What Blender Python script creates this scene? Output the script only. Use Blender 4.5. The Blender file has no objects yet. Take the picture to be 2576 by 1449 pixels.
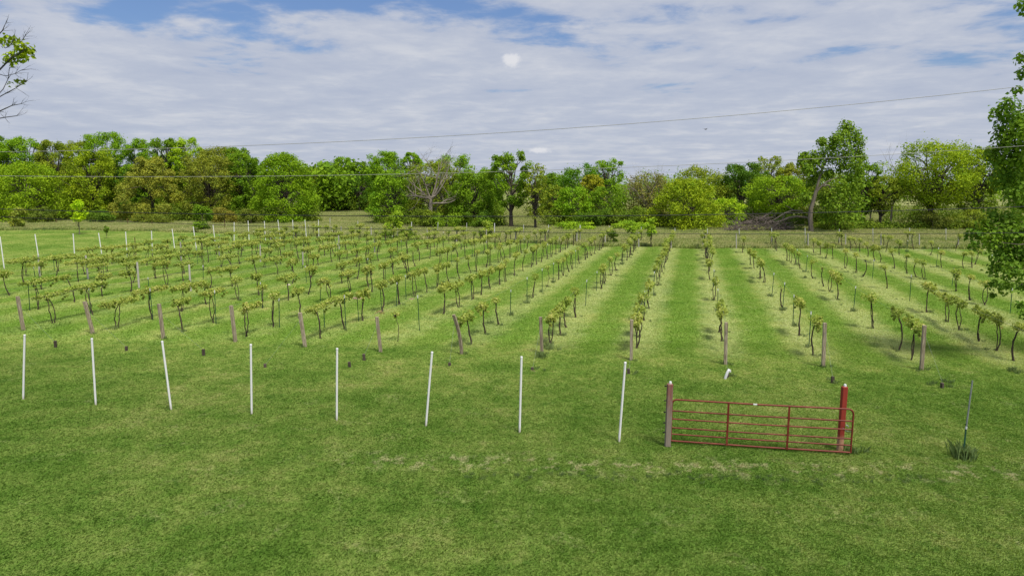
import bpy, math, random
import numpy as np
from mathutils import Vector

random.seed(7)
RNG = np.random.default_rng(7)
SC = bpy.context.scene
COL = SC.collection
R = math.radians

# ------------------------------------------------------------------ camera
CAM_H = 7.0
FPX, CX, CY, HOR = 1750.0, 1288.0, 724.5, 463.0        # measured on the photograph at 2576 px width
PITCH = math.atan((CY - HOR) / FPX)
cam_d = bpy.data.cameras.new('camera')
cam_d.sensor_width = 36.0
cam_d.lens = 36.0 * FPX / 2576.0
cam_d.clip_start = 0.1
cam_d.clip_end = 6000.0
cam = bpy.data.objects.new('camera', cam_d)
cam.location = (0, 0, CAM_H)
cam.rotation_euler = (math.pi / 2 - PITCH, 0, 0)
COL.objects.link(cam)
SC.camera = cam

# ------------------------------------------------------------------ sky, sun, exposure
SUN_EL, SUN_AZ = R(62), R(146)       # azimuth measured from +Y towards +X: sun high, behind and to the right
w = bpy.data.worlds.new('World')
SC.world = w
w.use_nodes = True


class NT:
    """small helper to write node trees"""
    def __init__(self, tree):
        self.t = tree
        self.n = tree.nodes
        self.l = tree.links

    def new(self, typ, **kw):
        nd = self.n.new(typ)
        for k, v in kw.items():
            setattr(nd, k, v)
        return nd

    def put(self, sock, val):
        if isinstance(val, bpy.types.NodeSocket):
            self.l.new(val, sock)
        elif val is not None:
            sock.default_value = val

    def math(self, op, a, b=None, c=None, clamp=False):
        nd = self.new('ShaderNodeMath', operation=op, use_clamp=clamp)
        self.put(nd.inputs[0], a)
        self.put(nd.inputs[1], b)
        self.put(nd.inputs[2], c)
        return nd.outputs[0]

    def vmath(self, op, a, b=None):
        nd = self.new('ShaderNodeVectorMath', operation=op)
        self.put(nd.inputs[0], a)
        self.put(nd.inputs[1], b)
        return nd.outputs['Value'] if op in ('DOT_PRODUCT', 'LENGTH', 'DISTANCE') else nd.outputs[0]

    def mix(self, f, a, b, blend='MIX'):
        nd = self.new('ShaderNodeMix', data_type='RGBA', blend_type=blend)
        self.put(nd.inputs[0], f)
        self.put(nd.inputs[6], a if isinstance(a, bpy.types.NodeSocket) else (*a, 1))
        self.put(nd.inputs[7], b if isinstance(b, bpy.types.NodeSocket) else (*b, 1))
        return nd.outputs[2]

    def noise(self, vec, scale, detail=3, rough=0.5, dist=0.0, dim='3D'):
        nd = self.new('ShaderNodeTexNoise', noise_dimensions=dim)
        self.put(nd.inputs['Vector'], vec)
        nd.inputs['Scale'].default_value = scale
        nd.inputs['Detail'].default_value = detail
        nd.inputs['Roughness'].default_value = rough
        nd.inputs['Distortion'].default_value = dist
        return nd.outputs[0]

    def step(self, v, lo, hi, a=0.0, b=1.0):
        nd = self.new('ShaderNodeMapRange', interpolation_type='SMOOTHSTEP')
        self.put(nd.inputs[0], v)
        nd.inputs[1].default_value = lo
        nd.inputs[2].default_value = hi
        nd.inputs[3].default_value = a
        nd.inputs[4].default_value = b
        return nd.outputs[0]

    def ramp(self, f, stops):
        nd = self.new('ShaderNodeValToRGB')
        el = nd.color_ramp.elements
        while len(el) < len(stops):
            el.new(0.5)
        for e, (p, c) in zip(el, stops):
            e.position = p
            e.color = (*c, 1)
        self.put(nd.inputs[0], f)
        return nd.outputs[0]


SKY_K = 0.1
nt = NT(w.node_tree)
nt.n.clear()
tc = nt.new('ShaderNodeTexCoord').outputs['Generated']
sky = nt.new('ShaderNodeTexSky')
sky.sky_type = 'NISHITA'
sky.sun_disc = False
sky.sun_elevation = SUN_EL
sky.sun_rotation = SUN_AZ
sky.air_density = 1.3
sky.dust_density = 0.6
sky.ozone_density = 2.0
sep = nt.new('ShaderNodeSeparateXYZ')
nt.l.new(tc, sep.inputs[0])
zc = nt.math('ADD', nt.math('MAXIMUM', sep.outputs[2], 0.0), 0.075)
comb = nt.new('ShaderNodeCombineXYZ')
nt.put(comb.inputs[0], nt.math('DIVIDE', sep.outputs[0], zc))
nt.put(comb.inputs[1], nt.math('DIVIDE', sep.outputs[1], zc))
comb.inputs[2].default_value = 3.7
flat = comb.outputs[0]                                             # the cloud layer seen from below
big = nt.noise(flat, 0.55, 4, 0.55, 0.3)
fine = nt.noise(flat, 2.2, 7, 0.62, 0.25)
wisp = nt.noise(flat, 6.0, 5, 0.6, 0.4)
dens = nt.math('ADD', nt.math('MULTIPLY', big, 0.66), nt.math('ADD', nt.math('MULTIPLY', fine, 0.28), nt.math('MULTIPLY', wisp, 0.06)))
veil = nt.step(sep.outputs[2], 0.06, 0.19, 0.16, 0.0)              # the deck closes towards the horizon
cov = nt.step(nt.math('ADD', dens, veil), 0.415, 0.50, 0.10, 0.95)
lum = nt.math('ADD', nt.math('MULTIPLY', fine, 0.6), nt.math('ADD', nt.math('MULTIPLY', wisp, 0.15), nt.math('MULTIPLY', big, 0.25)))
cl = nt.ramp(lum, [(0.36, (3.25, 3.6, 4.5)), (0.5, (3.7, 4.0, 4.75)), (0.64, (4.6, 4.76, 5.2))])
blue = nt.mix(1.0, sky.outputs[0], (0.40, 0.52, 0.76), 'MULTIPLY')
col = nt.mix(cov, blue, cl)


def puff(col, px, py, wpx, hpx):
    """one small far cumulus puff in the direction the photograph shows it"""
    dx, dz = (px - CX) / FPX, (CY - py) / FPX
    f = Vector((0, math.cos(PITCH), -math.sin(PITCH)))
    u = Vector((0, math.sin(PITCH), math.cos(PITCH)))
    d = (f + Vector((1, 0, 0)) * dx + u * dz).normalized()
    rel = nt.vmath('SUBTRACT', tc, tuple(d))
    sc = nt.vmath('MULTIPLY', rel, (FPX / wpx, FPX / wpx, FPX / hpx))
    ns = nt.noise(tc, 90, 6, 0.65)
    ln = nt.math('ADD', nt.vmath('LENGTH', sc), nt.math('MULTIPLY', nt.math('SUBTRACT', ns, 0.5), 1.5))
    return nt.mix(nt.step(ln, 1.1, 0.4, 0.0, 0.85), col, (5.6, 5.65, 5.9))


col = puff(col, 1286, 152, 28, 20)
col = puff(col, 1360, 379, 30, 8)
bg = nt.new('ShaderNodeBackground')
nt.put(bg.inputs[0], col)
bg.inputs[1].default_value = SKY_K
out = nt.new('ShaderNodeOutputWorld')
nt.l.new(bg.outputs[0], out.inputs[0])

sun_d = bpy.data.lights.new('sun', 'SUN')
sun_d.energy = 3.5
sun_d.angle = R(15)
sun_d.color = (1.0, 0.93, 0.80)
sun = bpy.data.objects.new('sun', sun_d)
to_sun = Vector((math.sin(SUN_AZ) * math.cos(SUN_EL), math.cos(SUN_AZ) * math.cos(SUN_EL), math.sin(SUN_EL)))
sun.rotation_euler = to_sun.to_track_quat('Z', 'Y').to_euler()
COL.objects.link(sun)

SC.render.engine = 'CYCLES'
SC.cycles.use_denoising = True
SC.cycles.max_bounces = 6
SC.cycles.diffuse_bounces = 3
SC.cycles.transmission_bounces = 3
SC.cycles.caustics_reflective = False
SC.cycles.caustics_refractive = False
SC.view_settings.view_transform = 'Standard'
SC.view_settings.look = 'None'
SC.view_settings.gamma = 1.0
SC.view_settings.exposure = 0.45
SC.view_settings.use_curve_mapping = False

# ------------------------------------------------------------------ helpers
def ray(px, py):
    dx, dz = (px - CX) / FPX, (CY - py) / FPX
    return Vector((dx, math.cos(PITCH) + math.sin(PITCH) * dz, -math.sin(PITCH) + math.cos(PITCH) * dz))


def gp(px, py):
    """ground point under a pixel of the photograph"""
    d = ray(px, py)
    t = CAM_H / -d.z
    return Vector((d.x * t, d.y * t, 0.0))


def at(px, py, y):
    """point under a pixel at a given distance y"""
    d = ray(px, py)
    t = y / d.y
    return Vector((d.x * t, y, CAM_H + d.z * t))


def tag(o, label=None, cat=None, group=None, kind=None):
    if label:
        o['label'] = label
    if cat:
        o['category'] = cat
    if group:
        o['group'] = group
    if kind:
        o['kind'] = kind
    return o


def empty(name, loc=(0, 0, 0), rz=0.0):
    o = bpy.data.objects.new(name, None)
    o.empty_display_size = 0.2
    o.location = loc
    o.rotation_euler = (0, 0, rz)
    COL.objects.link(o)
    return o


def link(name, me, mat=None, parent=None, loc=(0, 0, 0), rot=(0, 0, 0)):
    if mat is not None and len(me.materials) == 0:
        me.materials.append(mat)
    o = bpy.data.objects.new(name, me)
    o.location = loc
    o.rotation_euler = rot
    o.parent = parent
    COL.objects.link(o)
    return o


def smooth(me):
    me.polygons.foreach_set('use_smooth', np.ones(len(me.polygons), bool))


class MB:
    """collects vertices and faces for one mesh"""
    def __init__(self):
        self.v, self.f = [], []

    def tube(self, pts, radii, n=6, cap=True):
        pts = [Vector(p) for p in pts]
        if not hasattr(radii, '__len__'):
            radii = [radii] * len(pts)
        base = len(self.v)
        prev = None
        for i, p in enumerate(pts):
            a = pts[max(i - 1, 0)]
            b = pts[min(i + 1, len(pts) - 1)]
            t = (b - a).normalized()
            if prev is None:
                ref = Vector((1, 0, 0)) if abs(t.x) < 0.9 else Vector((0, 1, 0))
                x = (ref - t * ref.dot(t)).normalized()
            else:
                x = (prev - t * prev.dot(t)).normalized()
            prev = x
            y = t.cross(x)
            for k in range(n):
                an = 2 * math.pi * k / n
                self.v.append(tuple(p + (x * math.cos(an) + y * math.sin(an)) * radii[i]))
        for i in range(len(pts) - 1):
            for k in range(n):
                k2 = (k + 1) % n
                o = base + i * n
                self.f.append((o + k, o + k2, o + n + k2, o + n + k))
        if cap:                                                    # caps on their own vertices, so the sides shade evenly
            o = base + (len(pts) - 1) * n
            c0 = len(self.v)
            self.v += [self.v[base + k] for k in range(n)] + [self.v[o + k] for k in range(n)]
            self.f.append(tuple(c0 + k for k in range(n))[::-1])
            self.f.append(tuple(c0 + n + k for k in range(n)))
        return self

    def box(self, c, s, bev=0.0, top_shift=(0, 0)):
        cx, cy, cz = c
        hx, hy, hz = s[0] / 2, s[1] / 2, s[2] / 2
        b = len(self.v)
        rings = [(-hz, 0), (hz - bev, 0), (hz, bev)] if bev else [(-hz, 0), (hz, 0)]
        ch = bev * 0.8 if bev else 0
        for z, ins in rings:
            f = (z + hz) / (2 * hz)
            ox, oy = top_shift[0] * f, top_shift[1] * f
            x, y = hx - ins, hy - ins
            if ch:
                pp = [(-x + ch, -y), (x - ch, -y), (x, -y + ch), (x, y - ch), (x - ch, y), (-x + ch, y), (-x, y - ch), (-x, -y + ch)]
            else:
                pp = [(-x, -y), (x, -y), (x, y), (-x, y)]
            for q in pp:
                self.v.append((cx + q[0] + ox, cy + q[1] + oy, cz + z))
        n = 8 if ch else 4
        for i in range(len(rings) - 1):
            for k in range(n):
                k2 = (k + 1) % n
                self.f.append((b + i * n + k, b + i * n + k2, b + (i + 1) * n + k2, b + (i + 1) * n + k))
        self.f.append(tuple(b + k for k in range(n))[::-1])
        self.f.append(tuple(b + (len(rings) - 1) * n + k for k in range(n)))
        return self

    def mesh(self, name, sm=True):
        me = bpy.data.meshes.new(name)
        me.from_pydata(self.v, [], self.f)
        if sm:
            smooth(me)
        me.update()
        return me

    def build(self, name, mat, parent=None, loc=(0, 0, 0), rot=(0, 0, 0), sm=True):
        return link(name, self.mesh(name, sm), mat, parent, loc, rot)


def leaf_mesh(name, P, N, size, tone, aspect=0.62, fold=0.18):
    """many small pointed leaves (folded rhombs): P centres, N facing directions"""
    n = len(P)
    N = N / np.maximum(np.linalg.norm(N, axis=1, keepdims=True), 1e-6)
    rnd = RNG.normal(size=(n, 3))
    A = np.cross(N, rnd)
    A /= np.maximum(np.linalg.norm(A, axis=1, keepdims=True), 1e-6)
    B = np.cross(N, A)
    s = np.asarray(size).reshape(-1, 1)
    V = np.empty((n, 4, 3))
    V[:, 0] = P - A * s * 0.5
    V[:, 1] = P + B * s * 0.5 * aspect + N * s * fold
    V[:, 2] = P + A * s * 0.5
    V[:, 3] = P - B * s * 0.5 * aspect + N * s * fold
    me = bpy.data.meshes.new(name)
    me.vertices.add(4 * n)
    me.vertices.foreach_set('co', V.reshape(-1))
    F = np.arange(4 * n).reshape(n, 4)
    tri = np.concatenate([F[:, [0, 1, 2]], F[:, [0, 2, 3]]]).reshape(-1)
    me.loops.add(len(tri))
    me.loops.foreach_set('vertex_index', tri)
    me.polygons.add(2 * n)
    me.polygons.foreach_set('loop_start', np.arange(2 * n) * 3)
    me.polygons.foreach_set('loop_total', np.full(2 * n, 3))
    at_ = me.attributes.new('tone', 'FLOAT', 'POINT')
    at_.data.foreach_set('value', np.repeat(np.asarray(tone, dtype=np.float32), 4))
    me.update(calc_edges=True)
    me.validate()
    return me


def lobe_leaves(C, r, n, up=0.35, inner=0.55):
    """n leaf positions and facings in the shell of each lobe; C (m,3) centres, r (m,3) radii"""
    m = len(C)
    idx = RNG.integers(0, m, n) if np.isscalar(n) else np.repeat(np.arange(m), n)
    k = len(idx)
    D = RNG.normal(size=(k, 3))
    D[:, 2] += up
    D /= np.linalg.norm(D, axis=1, keepdims=True)
    rad = inner + (1 - inner) * RNG.random(k) ** 0.6
    rad *= 1 + 0.28 * RNG.normal(size=k) * (RNG.random(k) < 0.4)
    P = C[idx] + D * rad[:, None] * r[idx]
    N = D * 0.8 + RNG.normal(size=(k, 3)) * 0.55 + np.array([0, 0, 0.35])
    return P, N, idx


# ------------------------------------------------------------------ materials
def new_mat(name):
    m = bpy.data.materials.new(name)
    m.use_nodes = True
    t = NT(m.node_tree)
    t.n.clear()
    o = t.new('ShaderNodeOutputMaterial')
    return m, t, o


def surf(t, o, col, rough=0.7, bump=None, bump_d=0.02, metal=0.0, spec=0.3):
    b = t.new('ShaderNodeBsdfPrincipled')
    t.put(b.inputs['Base Color'], col if isinstance(col, bpy.types.NodeSocket) else (*col, 1))
    t.put(b.inputs['Roughness'], rough)
    b.inputs['Metallic'].default_value = metal
    b.inputs['Specular IOR Level'].default_value = spec
    if bump is not None:
        bp = t.new('ShaderNodeBump')
        bp.inputs['Distance'].default_value = bump_d
        bp.inputs['Strength'].default_value = 0.6
        t.put(bp.inputs['Height'], bump)
        t.l.new(bp.outputs[0], b.inputs['Normal'])
    t.l.new(b.outputs[0], o.inputs[0])
    return b


def obj_coord(t):
    return t.new('ShaderNodeTexCoord').outputs['Object']


def leafy(t, o, col, trans=0.3, rough=0.55):
    b = t.new('ShaderNodeBsdfPrincipled')
    t.put(b.inputs['Base Color'], col)
    b.inputs['Roughness'].default_value = rough
    b.inputs['Specular IOR Level'].default_value = 0.06
    tr = t.new('ShaderNodeBsdfTranslucent')
    t.put(tr.inputs[0], t.mix(1.0, col, (1.15, 1.1, 0.55), 'MULTIPLY'))
    mx = t.new('ShaderNodeMixShader')
    mx.inputs[0].default_value = trans
    t.l.new(b.outputs[0], mx.inputs[1])
    t.l.new(tr.outputs[0], mx.inputs[2])
    t.l.new(mx.outputs[0], o.inputs[0])


def tone_of(t):
    a = t.new('ShaderNodeAttribute', attribute_name='tone')
    return a.outputs['Fac']


def foliage_mat(name):
    m, t, o = new_mat(name)
    oc = t.new('ShaderNodeObjectInfo').outputs['Color']
    oc = t.mix(1.0, oc, (2.42, 2.36, 1.1), 'MULTIPLY')
    tn = tone_of(t)
    warm = t.mix(t.step(tn, 0.35, 1.0, 0.0, 0.75), oc, t.mix(1.0, oc, (1.32, 1.2, 0.8), 'MULTIPLY'))
    cool = t.mix(t.step(tn, 0.5, 0.0, 0.0, 0.8), warm, t.mix(1.0, oc, (0.62, 0.78, 0.85), 'MULTIPLY'))
    leafy(t, o, cool)
    return m


M = {}
M['foliage'] = foliage_mat('foliage')


def ramp_mat(name, stops, scale, stretch=(1, 1, 1), rough=0.85, bump_d=0.01, spec=0.2, detail=5, metal=0.0):
    m, t, o = new_mat(name)
    v = t.vmath('MULTIPLY', obj_coord(t), stretch)
    ri = t.new('ShaderNodeObjectInfo').outputs['Random']
    off = t.new('ShaderNodeCombineXYZ')
    t.put(off.inputs[0], t.math('MULTIPLY', ri, 37.0))
    t.put(off.inputs[2], t.math('MULTIPLY', ri, 19.0))
    v = t.vmath('ADD', v, off.outputs[0])
    n = t.noise(v, scale, detail, 0.6)
    n2 = t.math('ADD', n, t.math('MULTIPLY', t.math('SUBTRACT', ri, 0.5), 0.14))
    surf(t, o, t.ramp(n2, stops), rough, n, bump_d, metal, spec)
    return m


M['bark'] = ramp_mat('tree_bark', [(0.3, (0.045, 0.036, 0.028)), (0.7, (0.14, 0.12, 0.095))], 3.0, (2, 2, 0.4), bump_d=0.05)
M['pale_bark'] = ramp_mat('pale_bark', [(0.3, (0.09, 0.077, 0.06)), (0.7, (0.24, 0.21, 0.17))], 3.0, (2, 2, 0.4), bump_d=0.05)
M['dead_wood'] = ramp_mat('dead_wood', [(0.3, (0.14, 0.12, 0.10)), (0.7, (0.30, 0.265, 0.22))], 4.0, (2, 2, 1))
M['vine_bark'] = ramp_mat('vine_bark', [(0.3, (0.028, 0.022, 0.016)), (0.72, (0.11, 0.088, 0.062))], 16, (3, 3, 0.6), bump_d=0.01)
M['post_wood'] = ramp_mat('weathered_wood', [(0.28, (0.125, 0.098, 0.068)), (0.5, (0.27, 0.222, 0.158)), (0.72, (0.50, 0.43, 0.32))], 5, (6, 6, 0.5), bump_d=0.008)
M['line_wood'] = ramp_mat('grey_wood', [(0.3, (0.30, 0.29, 0.26)), (0.7, (0.52, 0.50, 0.45))], 5, (6, 6, 0.5), bump_d=0.006)
M['peg_wood'] = ramp_mat('peg_wood', [(0.3, (0.04, 0.032, 0.026)), (0.7, (0.13, 0.105, 0.08))], 8, (4, 4, 0.6))
M['white_pipe'] = ramp_mat('white_pipe', [(0.3, (0.56, 0.57, 0.59)), (0.6, (0.68, 0.69, 0.71))], 2.5, (1, 1, 0.6), rough=0.4, bump_d=0.0005, spec=0.4)
M['stake_green'] = ramp_mat('stake_green', [(0.3, (0.012, 0.045, 0.028)), (0.7, (0.022, 0.085, 0.05))], 6, rough=0.55, bump_d=0.001)
M['galv'] = ramp_mat('galvanised_steel', [(0.3, (0.22, 0.24, 0.26)), (0.7, (0.36, 0.38, 0.39))], 9, rough=0.45, bump_d=0.0005, metal=0.4)
M['wire_grey'] = ramp_mat('wire_grey', [(0.3, (0.22, 0.22, 0.21)), (0.7, (0.34, 0.34, 0.32))], 3, rough=0.5, bump_d=0.0005)
M['wire_dark'] = ramp_mat('wire_dark', [(0.3, (0.012, 0.012, 0.014)), (0.7, (0.03, 0.03, 0.032))], 3, rough=0.5, bump_d=0.0005)
M['rust'] = ramp_mat('rusty_steel', [(0.3, (0.07, 0.035, 0.02)), (0.7, (0.16, 0.08, 0.045))], 12, bump_d=0.001)
M['gate_red'] = ramp_mat('gate_red', [(0.25, (0.090, 0.016, 0.010)), (0.5, (0.155, 0.025, 0.014)), (0.7, (0.205, 0.046, 0.026)), (0.82, (0.18, 0.085, 0.05))], 4, (1, 1, 1), rough=0.5, bump_d=0.0008, spec=0.35)
M['soil'] = ramp_mat('dry_soil', [(0.3, (0.16, 0.105, 0.07)), (0.7, (0.38, 0.28, 0.20))], 9, bump_d=0.04)
M['black'] = ramp_mat('black_plastic', [(0.3, (0.012, 0.012, 0.012)), (0.7, (0.03, 0.03, 0.03))], 5, rough=0.5, bump_d=0.0005)
M['stone'] = ramp_mat('pale_stone', [(0.3, (0.34, 0.31, 0.26)), (0.7, (0.6, 0.56, 0.48))], 12, bump_d=0.02)

# gate posts: red paint worn off towards one end (wear has its own shape, follows the post's height)
def worn_paint(name, lo, hi, paint, wood, patch):
    m, t, o = new_mat(name)
    c = obj_coord(t)
    s = t.new('ShaderNodeSeparateXYZ')
    t.l.new(c, s.inputs[0])
    n = t.noise(t.vmath('MULTIPLY', c, (6, 6, 1.2)), 4, 5, 0.65)
    f = t.step(t.math('ADD', s.outputs[2], t.math('MULTIPLY', t.math('SUBTRACT', n, 0.5), patch)), lo, hi)
    g = t.noise(t.vmath('MULTIPLY', c, (8, 8, 0.6)), 5, 5, 0.6)
    wd = t.mix(g, tuple(x * 0.6 for x in wood), tuple(x * 1.35 for x in wood))
    pt = t.mix(g, tuple(x * 0.75 for x in paint), tuple(x * 1.2 for x in paint))
    surf(t, o, t.mix(f, wd, pt), 0.75, g, 0.006)
    return m


M['pipe_dirty'] = worn_paint('dirty_white_pipe', 0.0, 0.22, (0.76, 0.765, 0.775), (0.40, 0.38, 0.28), 0.3)
M['post_red'] = worn_paint('red_painted_post', 0.28, 0.5, (0.27, 0.036, 0.022), (0.42, 0.24, 0.15), 0.25)
M['post_faded'] = worn_paint('faded_post', 0.5, 2.2, (0.22, 0.075, 0.06), (0.24, 0.20, 0.165), 2.6)

# vine leaves
m, t, o = new_mat('vine_leaf')
tn = tone_of(t)
ri = t.new('ShaderNodeObjectInfo').outputs['Random']
c = t.ramp(tn, [(0.0, (0.20, 0.26, 0.05)), (0.45, (0.385, 0.475, 0.095)), (0.8, (0.57, 0.60, 0.17)), (1.0, (0.68, 0.62, 0.25))])
c = t.mix(t.math('MULTIPLY', ri, 0.4), c, t.mix(1.0, c, (0.72, 0.92, 0.8), 'MULTIPLY'))
leafy(t, o, c, 0.38)
M['vine_leaf'] = m

# ---- grass colours: one node group read by the soil sheet, the blades and the tufts alike
ROW_A = math.atan2(1745 - CX, FPX * math.cos(PITCH) + (CY - HOR) * math.sin(PITCH))
ROW_D = Vector((math.sin(ROW_A), math.cos(ROW_A), 0))
ROW_P = Vector((math.cos(ROW_A), -math.sin(ROW_A), 0))


def u_of(k):
    return 0.176 + 0.53 * (k - 10)


def row_line(k):
    return gp(1745 + u_of(k) * 300, HOR + 300)


PERP10 = row_line(10).dot(ROW_P)
SPACING = row_line(11).dot(ROW_P) - PERP10

grp = bpy.data.node_groups.new('LawnColour', 'ShaderNodeTree')
grp.interface.new_socket('Color', in_out='OUTPUT', socket_type='NodeSocketColor')
grp.interface.new_socket('Dry', in_out='OUTPUT', socket_type='NodeSocketFloat')
t = NT(grp)
P = t.new('ShaderNodeNewGeometry').outputs['Position']
s3 = t.new('ShaderNodeSeparateXYZ')
t.l.new(P, s3.inputs[0])
f2 = t.new('ShaderNodeCombineXYZ')
t.l.new(s3.outputs[0], f2.inputs[0])
t.l.new(s3.outputs[1], f2.inputs[1])
Q = f2.outputs[0]
n_big = t.noise(Q, 0.16, 3, 0.55, 0.4)
n_mid = t.noise(Q, 0.75, 4, 0.6, 0.3)
n_sml = t.noise(Q, 3.5, 3, 0.6)
n_tin = t.noise(Q, 22.0, 2, 0.6)
v = t.math('ADD', t.math('MULTIPLY', n_big, 0.34), t.math('ADD', t.math('MULTIPLY', n_mid, 0.32), t.math('ADD', t.math('MULTIPLY', n_sml, 0.22), t.math('MULTIPLY', n_tin, 0.12))))
green = t.ramp(v, [(0.36, (0.066, 0.146, 0.019)), (0.46, (0.120, 0.210, 0.037)), (0.54, (0.182, 0.260, 0.062)), (0.64, (0.280, 0.310, 0.115))])
# field rows: dry, pale grass under each row, lusher lane centres
perp = t.vmath('DOT_PRODUCT', Q, tuple(ROW_P))
fr = t.math('DIVIDE', t.math('SUBTRACT', perp, PERP10), SPACING)
near = t.math('MULTIPLY', t.math('ABSOLUTE', t.math('SUBTRACT', fr, t.math('ROUND', fr))), SPACING)
wob = t.math('MULTIPLY', t.math('SUBTRACT', t.noise(Q, 0.5, 3), 0.5), 0.9)
front = t.math('ADD', s3.outputs[1], t.math('MULTIPLY', s3.outputs[0], 0.14))
infield = t.math('MULTIPLY', t.math('MULTIPLY', t.step(front, 27.5, 30.5), t.step(front, 92, 84)), t.step(perp, PERP10 - 14.6 * SPACING, PERP10 - 14.2 * SPACING))
rowm = t.math('MULTIPLY', t.step(t.math('ADD', near, wob), 1.25, 0.1), infield)
lane = t.math('MULTIPLY', t.step(t.math('ADD', near, t.math('MULTIPLY', wob, 0.6)), 0.75, 1.5), infield)
lawn = t.step(front, 18.0, 30.0)                                   # the mown field is a paler sward than the front lawn
green = t.mix(t.math('MULTIPLY', lawn, 0.75), green, t.mix(1.0, green, (1.74, 1.52, 1.78), 'MULTIPLY'))
green = t.mix(t.math('MULTIPLY', lane, 0.65), green, (0.158, 0.278, 0.040))
side = t.step(s3.outputs[0], -12, 12, 0.22, 1.0)                   # the right-hand lanes are drier
green = t.mix(t.math('MULTIPLY', t.math('MULTIPLY', rowm, side), 0.68), green, (0.42, 0.48, 0.205))
dryn = t.step(t.noise(Q, 0.9, 5, 0.65, 0.5), 0.54, 0.70)
drys = t.step(t.noise(Q, 7.0, 3, 0.65), 0.42, 0.66)
dry = t.math('ADD', t.math('MULTIPLY', t.math('MULTIPLY', dryn, drys), 0.38), t.math('MULTIPLY', t.math('MULTIPLY', rowm, side), t.math('ADD', t.math('MULTIPLY', drys, 0.32), 0.06)))
# the worn track across the front lawn
trk = t.math('SUBTRACT', s3.outputs[1], t.math('ADD', t.math('MULTIPLY', s3.outputs[0], -0.055), t.math('ADD', 16.75, t.math('MULTIPLY', wob, 0.4))))
trkm = t.math('MULTIPLY', t.step(t.math('ABSOLUTE', trk), 0.9, 0.1), t.step(s3.outputs[0], -6.5, -2.0))
dry = t.math('ADD', dry, t.math('MULTIPLY', t.math('MULTIPLY', trkm, t.step(t.noise(Q, 2.2, 5, 0.7), 0.50, 0.63)), 0.8), clamp=True)
dark = t.math('MULTIPLY', t.step(t.noise(Q, 1.3, 5, 0.7, 0.6), 0.57, 0.68), 0.5)     # lusher, darker clumps of another grass
green = t.mix(dark, green, (0.060, 0.150, 0.022))
colr = t.mix(dry, green, (0.40, 0.385, 0.235))
go = t.new('NodeGroupOutput')
t.l.new(colr, go.inputs[0])
t.l.new(dry, go.inputs[1])


def lawn_group(t):
    g = t.new('ShaderNodeGroup')
    g.node_tree = grp
    return g.outputs[0], g.outputs[1]


m, t, o = new_mat('lawn_ground')
c, d = lawn_group(t)
pz = t.new('ShaderNodeNewGeometry').outputs['Position']
c = t.mix(1.0, c, (0.80, 0.78, 0.78), 'MULTIPLY')
surf(t, o, c, 0.9, t.noise(pz, 9, 5, 0.7), 0.05, spec=0.1)
M['lawn_ground'] = m

m, t, o = new_mat('lawn_blade')
c, d = lawn_group(t)
tn = tone_of(t)
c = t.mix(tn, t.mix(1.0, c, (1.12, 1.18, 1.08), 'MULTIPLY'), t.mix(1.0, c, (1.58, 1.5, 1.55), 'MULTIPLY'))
leafy(t, o, c, 0.25, 0.6)
M['lawn_blade'] = m

m, t, o = new_mat('meadow_ground')
pz = t.new('ShaderNodeNewGeometry').outputs['Position']
n = t.noise(pz, 0.12, 5, 0.6, 0.5)
c = t.ramp(n, [(0.35, (0.15, 0.19, 0.06)), (0.52, (0.24, 0.26, 0.10)), (0.7, (0.34, 0.31, 0.16))])
surf(t, o, c, 0.95, t.noise(pz, 3, 5, 0.7), 0.15, spec=0.05)
M['meadow_ground'] = m

m, t, o = new_mat('meadow_blade')
pz = t.new('ShaderNodeNewGeometry').outputs['Position']
n = t.noise(pz, 0.14, 4, 0.6, 0.5)
tn = tone_of(t)
c = t.ramp(t.math('ADD', t.math('MULTIPLY', n, 0.6), t.math('MULTIPLY', tn, 0.4)), [(0.3, (0.24, 0.32, 0.085)), (0.5, (0.40, 0.45, 0.16)), (0.7, (0.60, 0.55, 0.30))])
leafy(t, o, c, 0.25, 0.65)
M['meadow_blade'] = m

m, t, o = new_mat('weed_blade')
tn = tone_of(t)
c, d = lawn_group(t)
c2 = t.ramp(tn, [(0.0, (0.09, 0.15, 0.06)), (0.6, (0.17, 0.25, 0.11)), (1.0, (0.34, 0.38, 0.2))])
leafy(t, o, t.mix(0.6, c, c2), 0.25, 0.6)
M['weed_blade'] = m

# ------------------------------------------------------------------ ground
EDGE_PX = [(-420, 583), (0, 580), (180, 579), (380, 582), (560, 588), (760, 593), (960, 598), (1145, 606), (1350, 613), (1530, 619), (1700, 623), (1900, 625), (2290, 627), (2576, 628), (3050, 630)]
EDGE = [gp(*p) for p in EDGE_PX]


def edge_y(x):
    return np.interp(x, [p.x for p in EDGE], [p.y for p in EDGE])


def sheet(name, poly, z, mat):
    me = bpy.data.meshes.new(name)
    me.from_pydata([(p[0], p[1], z) for p in poly], [], [tuple(range(len(poly)))])
    me.update()
    return link(name, me, mat)


tag(sheet('meadow', [(-4000, -400), (4000, -400), (4000, 5500), (-4000, 5500)], -0.012, M['meadow_ground']), kind='structure')
lp = [(-160, -30), (160, -30), (160, float(EDGE[-1].y))] + [(p.x, p.y) for p in reversed(EDGE)] + [(-160, float(EDGE[0].y))]
tag(sheet('lawn', lp, 0.0, M['lawn_ground']), kind='structure')


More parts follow.
